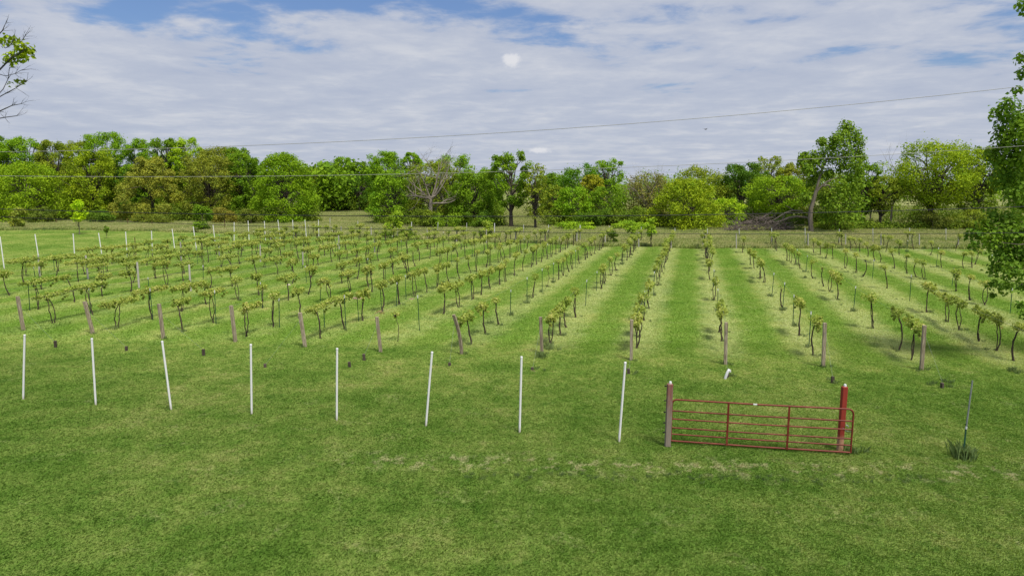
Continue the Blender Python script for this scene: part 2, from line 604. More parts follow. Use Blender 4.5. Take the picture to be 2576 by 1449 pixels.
def blades(name, size, n, h, hw, lean, mat, droop=0.3, seedhead=0.0):
    """a square of single-triangle/bent blades"""
    P = np.c_[RNG.uniform(-size / 2, size / 2, (n, 2)), np.zeros(n)]
    ang = RNG.uniform(0, 2 * math.pi, n)
    D = np.c_[np.cos(ang), np.sin(ang), np.zeros(n)]
    S = np.c_[-np.sin(ang), np.cos(ang), np.zeros(n)]
    hh = h * RNG.uniform(0.55, 1.25, n)
    ww = hw * RNG.uniform(0.7, 1.3, n)
    ln = lean * RNG.random(n)
    V = np.empty((n, 4, 3))
    V[:, 0] = P - S * ww[:, None]
    V[:, 1] = P + S * ww[:, None]
    mid = P + D * (hh * ln * 0.4)[:, None] + np.c_[np.zeros((n, 2)), hh * 0.6]
    V[:, 2] = mid + S * (ww * (0.7 + seedhead))[:, None]
    V[:, 3] = P + D * (hh * ln)[:, None] + np.c_[np.zeros((n, 2)), hh * (1 - droop * ln)]
    me = bpy.data.meshes.new(name)
    me.vertices.add(4 * n)
    me.vertices.foreach_set('co', V.reshape(-1))
    F = np.arange(4 * n).reshape(n, 4)
    tri = np.concatenate([F[:, [0, 1, 2]], F[:, [0, 2, 3]]]).reshape(-1)
    me.loops.add(len(tri))
    me.loops.foreach_set('vertex_index', tri)
    me.polygons.add(2 * n)
    me.polygons.foreach_set('loop_start', np.arange(2 * n) * 3)
    me.polygons.foreach_set('loop_total', np.full(2 * n, 3))
    a = me.attributes.new('tone', 'FLOAT', 'POINT')
    tn = RNG.random(n)
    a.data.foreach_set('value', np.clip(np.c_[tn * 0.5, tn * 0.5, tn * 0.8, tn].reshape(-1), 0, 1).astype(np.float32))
    me.update(calc_edges=True)
    me.materials.append(mat)
    return me


def scatter(name, pts, scales, protos, label, cat, rot=None):
    """one 'stuff' object: prototype meshes instanced on points by geometry nodes"""
    me = bpy.data.meshes.new(name)
    me.from_pydata([tuple(p) for p in pts], [], [])
    a = me.attributes.new('sc', 'FLOAT', 'POINT')
    a.data.foreach_set('value', np.asarray(scales, dtype=np.float32))
    o = bpy.data.objects.new(name, me)
    COL.objects.link(o)
    cl = bpy.data.collections.new(name + '_source')
    for k, pm in enumerate(protos):
        cl.objects.link(bpy.data.objects.new(name + '_patch', pm))
    ng = bpy.data.node_groups.new(name + '_nodes', 'GeometryNodeTree')
    ng.interface.new_socket('Geometry', in_out='INPUT', socket_type='NodeSocketGeometry')
    ng.interface.new_socket('Geometry', in_out='OUTPUT', socket_type='NodeSocketGeometry')
    gi, gout = ng.nodes.new('NodeGroupInput'), ng.nodes.new('NodeGroupOutput')
    ci = ng.nodes.new('GeometryNodeCollectionInfo')
    ci.inputs['Collection'].default_value = cl
    ci.inputs['Separate Children'].default_value = True
    ci.inputs['Reset Children'].default_value = True
    ip = ng.nodes.new('GeometryNodeInstanceOnPoints')
    ip.inputs['Pick Instance'].default_value = True
    rv = ng.nodes.new('FunctionNodeRandomValue')
    rv.data_type = 'FLOAT_VECTOR'
    rv.inputs[0].default_value = (0, 0, 0)
    rv.inputs[1].default_value = (0, 0, 6.283)
    na = ng.nodes.new('GeometryNodeInputNamedAttribute')
    na.data_type = 'FLOAT'
    na.inputs['Name'].default_value = 'sc'
    L = ng.links.new
    L(gi.outputs[0], ip.inputs['Points'])
    L(ci.outputs[0], ip.inputs['Instance'])
    if rot is None:
        L(rv.outputs[0], ip.inputs['Rotation'])
    else:
        ip.inputs['Rotation'].default_value = (0, 0, rot)
    L(na.outputs[0], ip.inputs['Scale'])
    L(ip.outputs[0], gout.inputs[0])
    md = o.modifiers.new('scatter', 'NODES')
    md.node_group = ng
    return tag(o, label, cat, kind='stuff')


def grid(y0, y1, step, keep):
    pts = []
    y = y0
    while y < y1:
        hwid = 0.80 * y + 6
        x = -hwid
        while x < hwid:
            jx, jy = x + random.uniform(-.12, .12) * step, y + random.uniform(-.12, .12) * step
            if keep(jx, jy):
                pts.append((jx, jy, 0.001))
            x += step
        y += step
    return pts


inside = lambda x, y: y < edge_y(x) - 0.5
g1 = [blades('grass_patch', 1.35, 3000, 0.050, 0.0046, 1.7, M['lawn_blade']) for _ in range(4)]
pts = grid(9.5, 30, 0.88, inside)
scatter('lawn_grass', pts, [random.uniform(0.98, 1.2) for _ in pts], g1, 'short mown green grass of the front lawn', 'grass')
g2 = [blades('field_grass_patch', 2.9, 4200, 0.048, 0.0095, 1.7, M['lawn_blade']) for _ in range(4)]
pts = grid(30, 118, 1.95, inside)
scatter('field_grass', pts, [random.uniform(0.98, 1.15) for _ in pts], g2, 'short pale mown grass between the vine rows', 'grass')
g3 = [blades('meadow_patch', 3.8, 3000, 0.40, 0.017, 0.8, M['meadow_blade'], seedhead=0.6) for _ in range(4)]
pts = grid(70, 215, 2.6, lambda x, y: y > edge_y(x) + 0.6 and abs(x) < 0.78 * y + 3)
scatter('meadow_grass', pts, [random.uniform(0.9, 1.3) for _ in pts], g3, 'tall unmown meadow grass beyond the vineyard', 'grass')

# ------------------------------------------------------------------ trees
def limb(p0, p1, sag, n=5, wob=0.06):
    p0, p1 = Vector(p0), Vector(p1)
    L = (p1 - p0).length
    pts = []
    for i in range(n + 1):
        f = i / n
        p = p0.lerp(p1, f)
        p.z += sag * math.sin(f * math.pi) * L
        if 0 < i < n:
            p += Vector(RNG.normal(size=3)) * wob * L * 0.4
        pts.append(p)
    return pts


def tree(name, label, px, top, base, hw, col, cb=0.03, lobes=130, leaf=0.31, dens=1.0, cat='tree', shape=0.0, group=None,
         trunk_r=None, lobe_r=0.20, bark='bark', lean=0.0, up=0.35, ragged=0.16):
    g = gp(px, base)
    H = at(px, top, g.y).z
    W = at(px + hw, top, g.y).x - at(px, top, g.y).x
    root = empty(name, g)
    z0 = cb * H - (0.06 * H if cb < 0.12 else 0)
    cz, rz = (z0 + H) / 2, (H - z0) / 2
    C, Rr = [], []
    for i in range(lobes):
        zz = RNG.uniform(-1, 0.94)
        prof = math.sqrt(max(0.0, 1 - abs(zz) ** 3.0)) if zz > 0 else 1 - (0.22 if cb < 0.18 else 0.75) * abs(zz) ** 2
        an = RNG.uniform(0, 2 * math.pi)
        rad = RNG.uniform(0.25, 1.0) ** 0.5 + (RNG.random() < 0.25) * RNG.uniform(0, ragged)
        lr = lobe_r * RNG.uniform(0.65, 1.25)
        wf = prof * rad * (1 - lr * 0.62) * (1.0 - shape * zz)      # shape>0: wider low down
        C.append([math.cos(an) * wf * W + lean * (zz * 0.5 + 0.5) * H, math.sin(an) * wf * W, cz + zz * rz * (1 - lr * 0.55) + RNG.uniform(-.5, 1) * ragged * rz * 0.18])
        Rr.append([lr * W, lr * W, lr * 0.85 * min(W, rz * 1.2)])
    C, Rr = np.array(C), np.array(Rr)
    C[:, 2] = np.maximum(C[:, 2], 0.3)
    area = math.pi * W * rz
    n = int(dens * area * 5.2 / (leaf * leaf * 0.31))
    n = max(300, min(n, 30000))
    lobe_tone = RNG.normal(0, 0.16, lobes)
    Pn, Nn, idx = lobe_leaves(C, Rr, n, up, 0.35)
    tone = np.clip(0.5 + lobe_tone[idx] + RNG.normal(0, 0.2, len(idx)), 0, 1)
    ok = Pn[:, 2] > 0.05
    me = leaf_mesh(name + '_crown', Pn[ok], Nn[ok], leaf * RNG.uniform(0.6, 1.3, ok.sum()), tone[ok])
    cr = link('crown', me, M['foliage'], root)
    cr.color = (*col, 1)
    mb = MB()
    tr = trunk_r or 0.026 * H
    topz = max(z0, 0) + (H - z0) * 0.72
    tp = limb((0, 0, -0.15), (lean * topz, 0, topz), 0, 7, 0.03)
    tp[0].x, tp[0].y = 0, 0
    mb.tube(tp, [tr * (1.25 if i == 0 else 1) * (1 - 0.85 * i / 7) for i in range(8)], 8)
    for k in range(0, lobes, 2):
        f = RNG.uniform(0.3, 0.95)
        j = int(f * 7)
        st = tp[j]
        if C[k][2] > st.z * 0.6:
            mb.tube(limb(st, C[k], 0.05, 4), [tr * 0.36 * (1 - 0.2 * i) for i in range(5)], 5, False)
    mb.build('trunk', M[bark], root)
    return tag(root, label, cat, group)


def branches(mb, p, d, L, r, depth, spread=0.6, up=0.1, n=4, kids=(2, 4), sides=5, grav=0.0):
    """recursive bare branching"""
    pts, rad = [Vector(p)], [r]
    q, dd = Vector(p), Vector(d).normalized()
    for i in range(n):
        dd = (dd + Vector(RNG.normal(size=3)) * 0.16 + Vector((0, 0, up - grav)) * 0.25).normalized()
        q = q + dd * (L / n)
        pts.append(q.copy())
        rad.append(r * (1 - 0.75 * (i + 1) / n))
    mb.tube(pts, rad, sides, False)
    if depth > 0:
        for _ in range(random.randint(*kids)):
            f = random.uniform(0.25, 1.0)
            j = min(n, max(1, int(round(f * n))))
            nd = (dd + Vector(RNG.normal(size=3)) * spread).normalized()
            branches(mb, pts[j], nd, L * random.uniform(0.5, 0.75), max(rad[j], r * 0.3) * 0.75, depth - 1, spread, up, max(3, n - 1), kids, max(3, sides - 1), grav)


G1, G2, G3 = (0.072, 0.132, 0.018), (0.090, 0.168, 0.018), (0.122, 0.172, 0.020)
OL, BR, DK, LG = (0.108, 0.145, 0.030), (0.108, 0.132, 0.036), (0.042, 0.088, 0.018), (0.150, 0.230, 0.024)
GW = 'trees of the wood on the left'
GB = 'trees along the back of the meadow'
TREES = [
    # wood on the left, back rank
    ('mid green tree at the left edge, top of the wood', -12, 331, 543, 58, G1, GW, {}),
    ('tall green tree behind the dome-shaped tree at the far left', 78, 327, 543, 56, G2, GW, {}),
    ('olive green tree left of the yellow-green crown in the left wood', 146, 347, 545, 44, OL, GW, {}),
    ('sparse olive tree top left of the tallest bright green crown', 212, 344, 542, 38, OL, GW, dict(dens=0.7)),
    ('tallest bright green tree at the back of the left wood', 278, 323, 542, 58, G2, GW, {}),
    ('bright green tree right of the tallest crown of the left wood', 372, 338, 542, 44, G2, GW, {}),
    ('airy green tree with ragged top above the brownish tree', 428, 334, 543, 40, G1, GW, dict(dens=0.75, ragged=0.3)),
    ('light green tree at the back between airy and brownish crowns', 484, 340, 543, 42, LG, GW, dict(dens=0.85, ragged=0.3)),
    ('brownish olive tree behind the dark trunk in the left wood', 560, 364, 545, 60, BR, GW, {}),
    ('green tree at the right shoulder of the left wood', 612, 364, 545, 46, G1, GW, {}),
    # wood on the left, front rank
    ('bright green dome-shaped tree at the far left front of the wood', 70, 408, 560, 92, (0.105, 0.170, 0.017), GW, dict(cb=0.04, shape=0.25, lobes=140)),
    ('yellow-green round tree in the left wood behind the small sapling', 238, 362, 557, 64, G3, GW, dict(cb=0.1, lobes=130)),
    ('blue-green narrow tree between yellow-green and layered trees', 316, 424, 556, 30, DK, GW, dict(cb=0.05)),
    ('pale olive layered tree narrowing upward in the left wood', 385, 392, 558, 76, (0.128, 0.146, 0.046), GW, dict(cb=0.02, shape=0.55, lobes=60, lobe_r=0.2)),
    ('brownish budding tree with visible dark trunk in the left wood', 535, 384, 558, 70, BR, GW, dict(cb=0.08, lobes=140, dens=0.9)),
    ('dark green tree left of the bright rounded tree', 622, 376, 558, 42, G1, GW, dict(cb=0.1)),
    ('bright light green rounded tree at the right end of left wood', 716, 382, 562, 74, (0.090, 0.158, 0.016), GW, dict(cb=0.03, shape=0.3, lobes=140)),
    # far wood seen over the hollow meadow
    ('far green tree just right of the bright rounded tree', 775, 414, 533, 34, G1, GB, {}),
    ('far olive tree in the hollow behind the meadow', 792, 418, 534, 26, OL, GB, {}),
    ('far green tree with flat top in the hollow', 826, 402, 532, 40, G2, GB, {}),
    ('far tall green tree with pointed top over the hollow', 866, 386, 532, 32, G2, GB, {}),
    ('far dark green tree over the hollow, right of pointed one', 905, 400, 532, 34, G1, GB, {}),
    ('far light green tree left of the tall bright crowns', 938, 404, 532, 32, G2, GB, {}),
    ('dark green tree low in the hollow, left one', 835, 440, 534, 40, DK, GB, dict(cb=0.02)),
    ('dark green tree low in the hollow, right one', 905, 440, 534, 42, DK, GB, dict(cb=0.02)),
    ('tall bright green tree left of the dead tree', 972, 374, 550, 46, G2, GB, {}),
    ('slim bright green tree behind the dead tree', 1040, 373, 549, 30, G2, GB, {}),
    ('light green broad tree in front and left of the dead tree', 990, 425, 566, 58, (0.09, 0.165, 0.02), GB, dict(cb=0.02, shape=0.2)),
    ('olive green tree wrapped around the dead tree', 1092, 402, 568, 72, (0.10, 0.135, 0.030), GB, dict(cb=0.1, dens=0.6)),
    ('green tree with ragged top right of the dead tree', 1138, 384, 562, 56, G2, GB, dict(ragged=0.35, dens=0.9)),
    ('dark green dense tree between dead tree and tall single tree', 1192, 424, 572, 60, G1, GB, dict(cb=0.02, shape=0.15)),
    ('far green tree behind the left side of tall single tree', 1235, 418, 548, 40, G2, GB, {}),
    ('tall single green tree with straight dark trunk by the meadow', 1286, 377, 577, 54, (0.082, 0.145, 0.020), GB, dict(cb=0.24, lobes=46, trunk_r=0.36, dens=0.85, ragged=0.3)),
    ('slender olive tree with thin dark trunk beside the single tree', 1346, 404, 579, 34, OL, GB, dict(cb=0.12, dens=0.5, trunk_r=0.22, ragged=0.4)),
    ('far dark green tree right of the slender olive tree', 1392, 432, 548, 36, G1, GB, {}),
    ('grey-green thin tree behind the slender olive tree', 1398, 462, 566, 30, OL, GB, dict(dens=0.6)),
    ('dark green broad tree in the centre of the tree line', 1462, 408, 556, 56, (0.055, 0.125, 0.018), GB, {}),
    ('bright green airy tree top right of the dark broad tree', 1528, 392, 556, 40, G2, GB, dict(dens=0.65, ragged=0.4)),
    ('small yellow-olive rounded tree at the centre of tree line', 1488, 436, 560, 32, (0.150, 0.165, 0.028), GB, {}),
    ('deep green tree in front of the yellow-olive one', 1442, 470, 571, 50, G2, GB, dict(cb=0.03)),
    ('green loose tree right of the deep green one', 1526, 468, 570, 46, G1, GB, dict(cb=0.03, dens=0.8)),
    ('grey-brown budding tree with bare twigs on top', 1628, 430, 568, 66, (0.112, 0.118, 0.066), GB, dict(cb=0.12, dens=0.5, lobe_r=0.26)),
    ('pale olive tree behind the yellow-green thicket', 1762, 420, 560, 72, OL, GB, dict(dens=0.75, ragged=0.3)),
    ('large yellow-green bushy tree in front of the pale olive tree', 1728, 450, 579, 82, G3, GB, dict(cb=0.0, shape=0.35, lobes=150)),
    ('light green low tree left of the brush pile', 1828, 496, 574, 40, LG, GB, dict(cb=0.02)),
    ('dark green dense round tree behind the brush pile', 1862, 402, 562, 58, DK, GB, dict(lobes=130)),
    ('olive budding tree right of the dark round tree', 1925, 388, 558, 44, OL, GB, dict(dens=0.7, ragged=0.4)),
    ('fresh light green spreading tree right behind the brush pile', 1952, 440, 572, 74, (0.100, 0.168, 0.018), GB, dict(cb=0.2)),
    ('brownish olive tree left of the leaning tree', 1985, 405, 560, 44, BR, GB, dict(dens=0.8)),
    ('olive green tree behind the leaning trunk', 2085, 430, 574, 56, (0.095, 0.140, 0.028), GB, dict(cb=0.1, dens=0.8)),
    ('green tree with dark bare trunk right of the leaning tree', 2172, 405, 578, 36, G1, GB, dict(cb=0.2, trunk_r=0.3)),
    ('olive tree on two dark trunks right of the leaning tree', 2212, 442, 579, 40, OL, GB, dict(cb=0.32, dens=0.7, trunk_r=0.28)),
    ('large light yellow-green spreading tree near the right', 2338, 356, 579, 106, (0.118, 0.172, 0.020), GB, dict(cb=0.22, lobes=110, trunk_r=0.5, dens=0.8, ragged=0.25, lobe_r=0.24)),
    ('dark green tree behind the near tree at the right', 2450, 362, 574, 50, (0.075, 0.120, 0.022), GB, dict(cb=0.15)),
    ('green tree beyond the right edge behind the near tree', 2590, 385, 572, 80, G1, GB, dict(cb=0.2)),
    ('green tree beyond the left edge of the wood', -90, 345, 552, 60, G1, GW, {}),
]
for lab, px, top, base, hw, colr, grpn, kw in TREES:
    tree('tree', lab, px, top, base, hw * (1.0 if kw.get('dens', 1) < 0.6 else 1.16), colr, group=grpn, **kw)

GS = 'shrubs and saplings at the field edge'
SHRUBS = [
    ('grey-green rounded shrub at the left edge of the meadow', 48, 520, 577, 24, (0.12, 0.15, 0.05), dict(cb=0.0)),
    ('bright yellow-green sapling with pale trunk on the left lawn', 200, 503, 590, 25, (0.20, 0.29, 0.02), dict(cb=0.36, bark='pale_bark', trunk_r=0.07)),
    ('tiny thin sapling right of the bright yellow-green one', 269, 568, 600, 6, (0.09, 0.15, 0.04), dict(cb=0.45, trunk_r=0.03)),
    ('dense dark green round shrub at the meadow edge on the left', 512, 514, 584, 28, (0.068, 0.125, 0.02), dict(cb=0.0, shape=0.15)),
    ('light green shrub with spreading leaves in front of the hollow', 990, 527, 584, 30, (0.13, 0.20, 0.035), dict(cb=0.05)),
    ('dark low bush behind the vines below the light shrub', 1000, 580, 604, 46, (0.05, 0.085, 0.018), dict(cb=0.0)),
    ('pale green feathery shrub left of the single tree', 1222, 555, 606, 22, (0.13, 0.18, 0.05), dict(cb=0.1, dens=0.6)),
    ('dark green cedar-like bush at the far end of the rows', 1542, 580, 617, 15, (0.045, 0.08, 0.02), dict(cb=0.0, shape=0.3)),
    ('small green sapling right of the cedar-like bush', 1588, 570, 613, 12, (0.10, 0.155, 0.03), dict(cb=0.1, dens=0.7)),
    ('feathery young tree with fan of bright leaves at the row ends', 1637, 546, 622, 18, (0.13, 0.20, 0.03), dict(cb=0.3, dens=0.8, trunk_r=0.06)),
    ('low undergrowth bush below the layered tree', 395, 538, 565, 60, (0.075, 0.10, 0.03), dict(cb=0.0)),
    ('low undergrowth bush below the yellow-green tree', 250, 528, 564, 40, (0.055, 0.10, 0.022), dict(cb=0.0)),
    ('low brownish bush by the dark trunk in left wood', 565, 520, 566, 34, (0.12, 0.12, 0.045), dict(cb=0.0)),
    ('low grey-green bush at the foot of the bright rounded tree', 632, 524, 568, 30, (0.08, 0.105, 0.035), dict(cb=0.0)),
    ('low dark bush under the dome-shaped tree', 105, 522, 564, 40, (0.07, 0.10, 0.03), dict(cb=0.0)),
    ('olive undergrowth at the foot of the dead tree', 1060, 528, 577, 44, (0.085, 0.125, 0.03), dict(cb=0.0)),
    ('green undergrowth right of the dead tree', 1125, 532, 577, 40, (0.085, 0.145, 0.025), dict(cb=0.0)),
    ('dark undergrowth below the dense tree near the single tree', 1205, 530, 577, 44, (0.055, 0.105, 0.022), dict(cb=0.0)),
    ('green thicket below the grey-brown budding tree', 1590, 520, 574, 46, (0.07, 0.115, 0.025), dict(cb=0.0)),
    ('dark thicket below the deep green centre tree', 1480, 520, 574, 60, (0.05, 0.095, 0.02), dict(cb=0.0)),
    ('bright low thicket of weeds right of the slender tree', 1450, 556, 582, 60, (0.13, 0.21, 0.03), dict(cb=0.0)),
    ('bright low thicket of weeds left of the yellow-green bushy tree', 1590, 556, 583, 60, (0.13, 0.205, 0.03), dict(cb=0.0)),
    ('dark low growth right of the brush pile', 1985, 540, 584, 40, (0.05, 0.09, 0.022), dict(cb=0.0)),
    ('low green growth under the leaning tree', 2100, 530, 584, 46, (0.075, 0.11, 0.028), dict(cb=0.0, dens=0.8)),
    ('bare-stemmed dark shrub under the large spreading tree', 2345, 530, 582, 44, (0.075, 0.095, 0.035), dict(cb=0.0, dens=0.6)),
    ('low green growth right of the large spreading tree', 2430, 528, 582, 50, (0.10, 0.135, 0.03), dict(cb=0.0, dens=0.8)),
]
for lab, px, top, base, hw, colr, kw in SHRUBS:
    kw.setdefault('lobes', 18)
    kw.setdefault('leaf', 0.26)
    kw.setdefault('lobe_r', 0.36)
    nm = 'sapling' if 'sapling' in lab or 'young tree' in lab else 'shrub'
    tree(nm, lab, px, top, base, hw, colr, cat=nm, group=GS, **kw)

# far woods that close the horizon: one mass
C, Rr = [], []
for i in range(900):
    x = RNG.uniform(-420, 420)
    y = RNG.uniform(250, 330) + abs(x) * 0.05
    hgt = RNG.uniform(8, 15)
    C.append([x, y, hgt * RNG.uniform(0.2, 0.6)])
    Rr.append([RNG.uniform(3, 6), RNG.uniform(3, 6), hgt * 0.36])
for i in range(260):                                               # the depth of the left wood behind its front ranks
    x = RNG.uniform(-125, -38)
    y = RNG.uniform(165, 200)
    C.append([x, y, RNG.uniform(1.5, 10.5)])
    Rr.append([RNG.uniform(2, 4), RNG.uniform(2, 4), RNG.uniform(1.8, 3)])
P_, N_, idx = lobe_leaves(np.array(C), np.array(Rr), 120000, 0.5, 0.6)
tone = np.clip(0.5 + RNG.normal(0, 0.2, len(C))[idx] + RNG.normal(0, 0.15, len(idx)), 0, 1)
ok = P_[:, 2] > 0
o = link('far_wood', leaf_mesh('far_wood', P_[ok], N_[ok], RNG.uniform(0.6, 1.2, ok.sum()), tone[ok]), M['foliage'])
o.color = (*G1, 1)
tag(o, 'distant green wood closing the horizon behind the tree line', 'wood', kind='stuff')

# brambles and undergrowth along the foot of the woods: one tangled mass
C, Rr = [], []
for x0, y0, x1, y1, n, h in [(-120, 556, 800, 562, 300, 2.6), (20, 548, 800, 550, 200, 4.0), (790, 534, 960, 534, 70, 4.5), (950, 568, 1262, 575, 110, 2.6), (960, 556, 1262, 560, 80, 4.5), (1372, 572, 1800, 577, 150, 2.8), (1400, 560, 1800, 562, 130, 5.0), (1800, 566, 2060, 572, 80, 3.5), (2050, 580, 2480, 580, 170, 1.5), (2230, 560, 2560, 560, 90, 3.5), (2060, 572, 2160, 572, 30, 3.0)]:
    for _ in range(n):
        f = RNG.random()
        g = gp(x0 + (x1 - x0) * f, y0 + (y1 - y0) * f + RNG.normal() * 1.2)
        hh = h * RNG.uniform(0.4, 1.2)
        C.append([g.x, g.y, hh * 0.45])
        Rr.append([RNG.uniform(0.8, 1.6), RNG.uniform(0.8, 1.6), hh * 0.55])
P_, N_, idx = lobe_leaves(np.array(C), np.array(Rr), 100000, 0.5, 0.4)
ok = P_[:, 2] > 0
tone = np.clip(0.45 + RNG.normal(0, 0.22, len(C))[idx] + RNG.normal(0, 0.2, len(idx)), 0, 1)
o = link('undergrowth', leaf_mesh('undergrowth', P_[ok], N_[ok], RNG.uniform(0.2, 0.42, ok.sum()), tone[ok]), M['foliage'])
o.color = (0.068, 0.105, 0.024, 1)
tag(o, 'tangled green undergrowth along the foot of the woods', 'undergrowth', kind='stuff')


# leaning big tree with the split pale trunk
g = gp(2040, 590)
root = empty('leaning_tree', g)
loc = lambda px, py, dy=0: at(px, py, g.y + dy) - g
mb = MB()
mb.tube([loc(2041, 594), loc(2040, 575), loc(2038, 550), loc(2040, 525), loc(2048, 500), loc(2053, 480)], [0.42, 0.34, 0.31, 0.29, 0.25, 0.22], 10)
mb.tube([loc(2053, 482), loc(2060, 455), loc(2068, 425, 1), loc(2080, 400, 1), loc(2105, 365, 1), loc(2122, 335)], [0.2, 0.17, 0.15, 0.12, 0.08, 0.04], 7)
mb.tube([loc(2052, 486), loc(2065, 470), loc(2080, 458), loc(2095, 451), loc(2112, 446)], [0.16, 0.14, 0.12, 0.09, 0.04], 6)
mb.tube([loc(2064, 470), loc(2080, 466), loc(2098, 470), loc(2115, 476)], [0.14, 0.12, 0.09, 0.03], 5)
mb.tube([loc(2068, 425, 1), loc(2045, 402, 1), loc(2025, 392, 1)], [0.14, 0.1, 0.04], 5)
mb.tube([loc(2080, 400, 1), loc(2120, 392, 0), loc(2155, 385, 0)], [0.13, 0.1, 0.04], 5)
mb.build('trunk', M['pale_bark'], root)
LOB = [(2128, 322, 17), (2145, 340, 19), (2118, 345, 17), (2158, 360, 18), (2125, 368, 20), (2100, 352, 13), (2095, 372, 18), (2068, 358, 11), (2070, 388, 20), (2045, 396, 16), (2022, 395, 11), (2060, 410, 17), (2155, 385, 18), (2132, 398, 20), (2165, 402, 15), (2100, 402, 18), (2150, 420, 18), (2040, 415, 15), (2018, 408, 12), (2120, 425, 18), (2160, 440, 20), (2135, 455, 22), (2110, 475, 22), (2150, 480, 24), (2085, 440, 14), (2125, 505, 24), (2095, 520, 20), (2160, 515, 22), (2030, 430, 12), (2050, 440, 16), (2040, 460, 14), (2070, 505, 18), (2075, 545, 20), (2110, 555, 22), (2025, 500, 14), (2150, 550, 22)]
C = np.array([list(loc(x, y, RNG.uniform(-2, 2))) for x, y, r in LOB])
Rr = np.array([[r * g.y / FPX * 1.22] * 3 for x, y, r in LOB])
P_, N_, idx = lobe_leaves(C, Rr, 8600, 0.3, 0.1)
cr = link('crown', leaf_mesh('leaning_crown', P_, N_, RNG.uniform(0.25, 0.5, len(P_)), np.clip(RNG.normal(0.45, 0.22, len(P_)), 0, 1)), M['foliage'], root)
cr.color = (0.080, 0.135, 0.026, 1)
tag(root, 'tall leaning tree with pale split trunk and high lopsided crown', 'tree', GB)

# dead trees
def dead_tree(label, px, base, top, forks, r, depth=3, kids=(2, 4), L=0.5, spread=0.6, mat='dead_wood'):
    g = gp(px, base)
    H = at(px, top, g.y).z
    root = empty('dead_tree', g)
    mb = MB()
    fz = H * 0.36
    mb.tube(limb((0, 0, -0.1), (0.2, 0, fz), 0, 5, 0.02), [r * 1.3, r, r * 0.92, r * 0.85, r * 0.8, r * 0.7], 8)
    for dx, dz, l in forks:
        branches(mb, (0.2, 0, fz * RNG.uniform(0.8, 1.0)), (dx, RNG.uniform(-0.3, 0.3), dz), H * l * 0.76, r * 0.52, depth, spread, 0.25, 5, kids, 6)
    mb.build('trunk', M[mat], root)
    return tag(root, label, 'dead tree', 'bare trees in the tree line')


dead_tree('large bare dead tree with forked grey branches left of centre', 1082, 577, 366, [(-1.1, 0.9, 0.5), (-0.5, 1.2, 0.55), (0.1, 1.5, 0.66), (0.35, 1.4, 0.62), (1.0, 0.55, 0.5), (1.2, 0.25, 0.42), (-1.2, 0.35, 0.42)], 0.34, 3, (3, 4))
dead_tree('bare twiggy crown rising from the grey-brown budding tree', 1622, 570, 404, [(-0.6, 1.2, 0.5), (0.1, 1.4, 0.62), (0.5, 1.2, 0.55), (0.9, 0.8, 0.45), (-0.9, 0.8, 0.45)], 0.22, 3, (3, 5))
dead_tree('small bare snag behind the green centre tree', 1424, 560, 452, [(0.3, 1.4, 0.6), (-0.2, 1.3, 0.5)], 0.16, 2, (1, 3), mat='pale_bark')
dead_tree('thin dead snag between leaning tree and large spreading tree', 2238, 572, 352, [(-0.3, 1.5, 0.62), (0.25, 1.4, 0.5), (0.0, 1.5, 0.56)], 0.16, 2, (2, 3))
dead_tree('thin bare twiggy top beside the leaning tree crown', 2186, 574, 376, [(0.2, 1.5, 0.55), (-0.2, 1.4, 0.5)], 0.13, 2, (2, 3))

# fallen limbs heaped at the foot of the leaning tree
g = gp(1915, 586)
root = empty('brush_pile', g)
loc = lambda px, py, dy=0: at(px, py, g.y + dy) - g
mb = MB()
for pts, r in [([(2030, 548), (2005, 545), (1985, 548), (1960, 558), (1935, 560), (1915, 570)], 0.2), ([(2018, 532), (1995, 530), (1975, 536), (1950, 552), (1925, 562)], 0.16), ([(1975, 540), (1968, 552), (1950, 566), (1942, 578)], 0.12), ([(1995, 530), (1985, 522), (1978, 518)], 0.08), ([(1960, 556), (1948, 572), (1955, 580)], 0.09)]:
    mb.tube([loc(x, y, RNG.uniform(-0.4, 0.4)) for x, y in pts], [r * (1 - 0.13 * i) for i in range(len(pts))], 6)
mb.build('fallen_limb', M['pale_bark'], root)
mb = MB()
for i in range(300):
    x = RNG.uniform(1822, 1985)
    hmax = 10 + 34 * max(0, 1 - abs(x - 1915) / 90)
    p = loc(x, 586 - RNG.uniform(0, hmax), RNG.uniform(-1.5, 1.5))
    p.z = max(p.z, 0.05)
    branches(mb, p, (RNG.normal(), RNG.normal() * 0.5, RNG.normal() * 0.3 + 0.1), RNG.uniform(0.8, 2.6), RNG.uniform(0.02, 0.065), 1, 0.7, 0.0, 3, (1, 3), 4)
mb.build('twigs', ramp_mat('purple_twig', [(0.3, (0.085, 0.068, 0.06)), (0.7, (0.20, 0.165, 0.15))], 4), root)
tag(root, 'heap of dead grey branches at the foot of the leaning tree', 'brush pile')

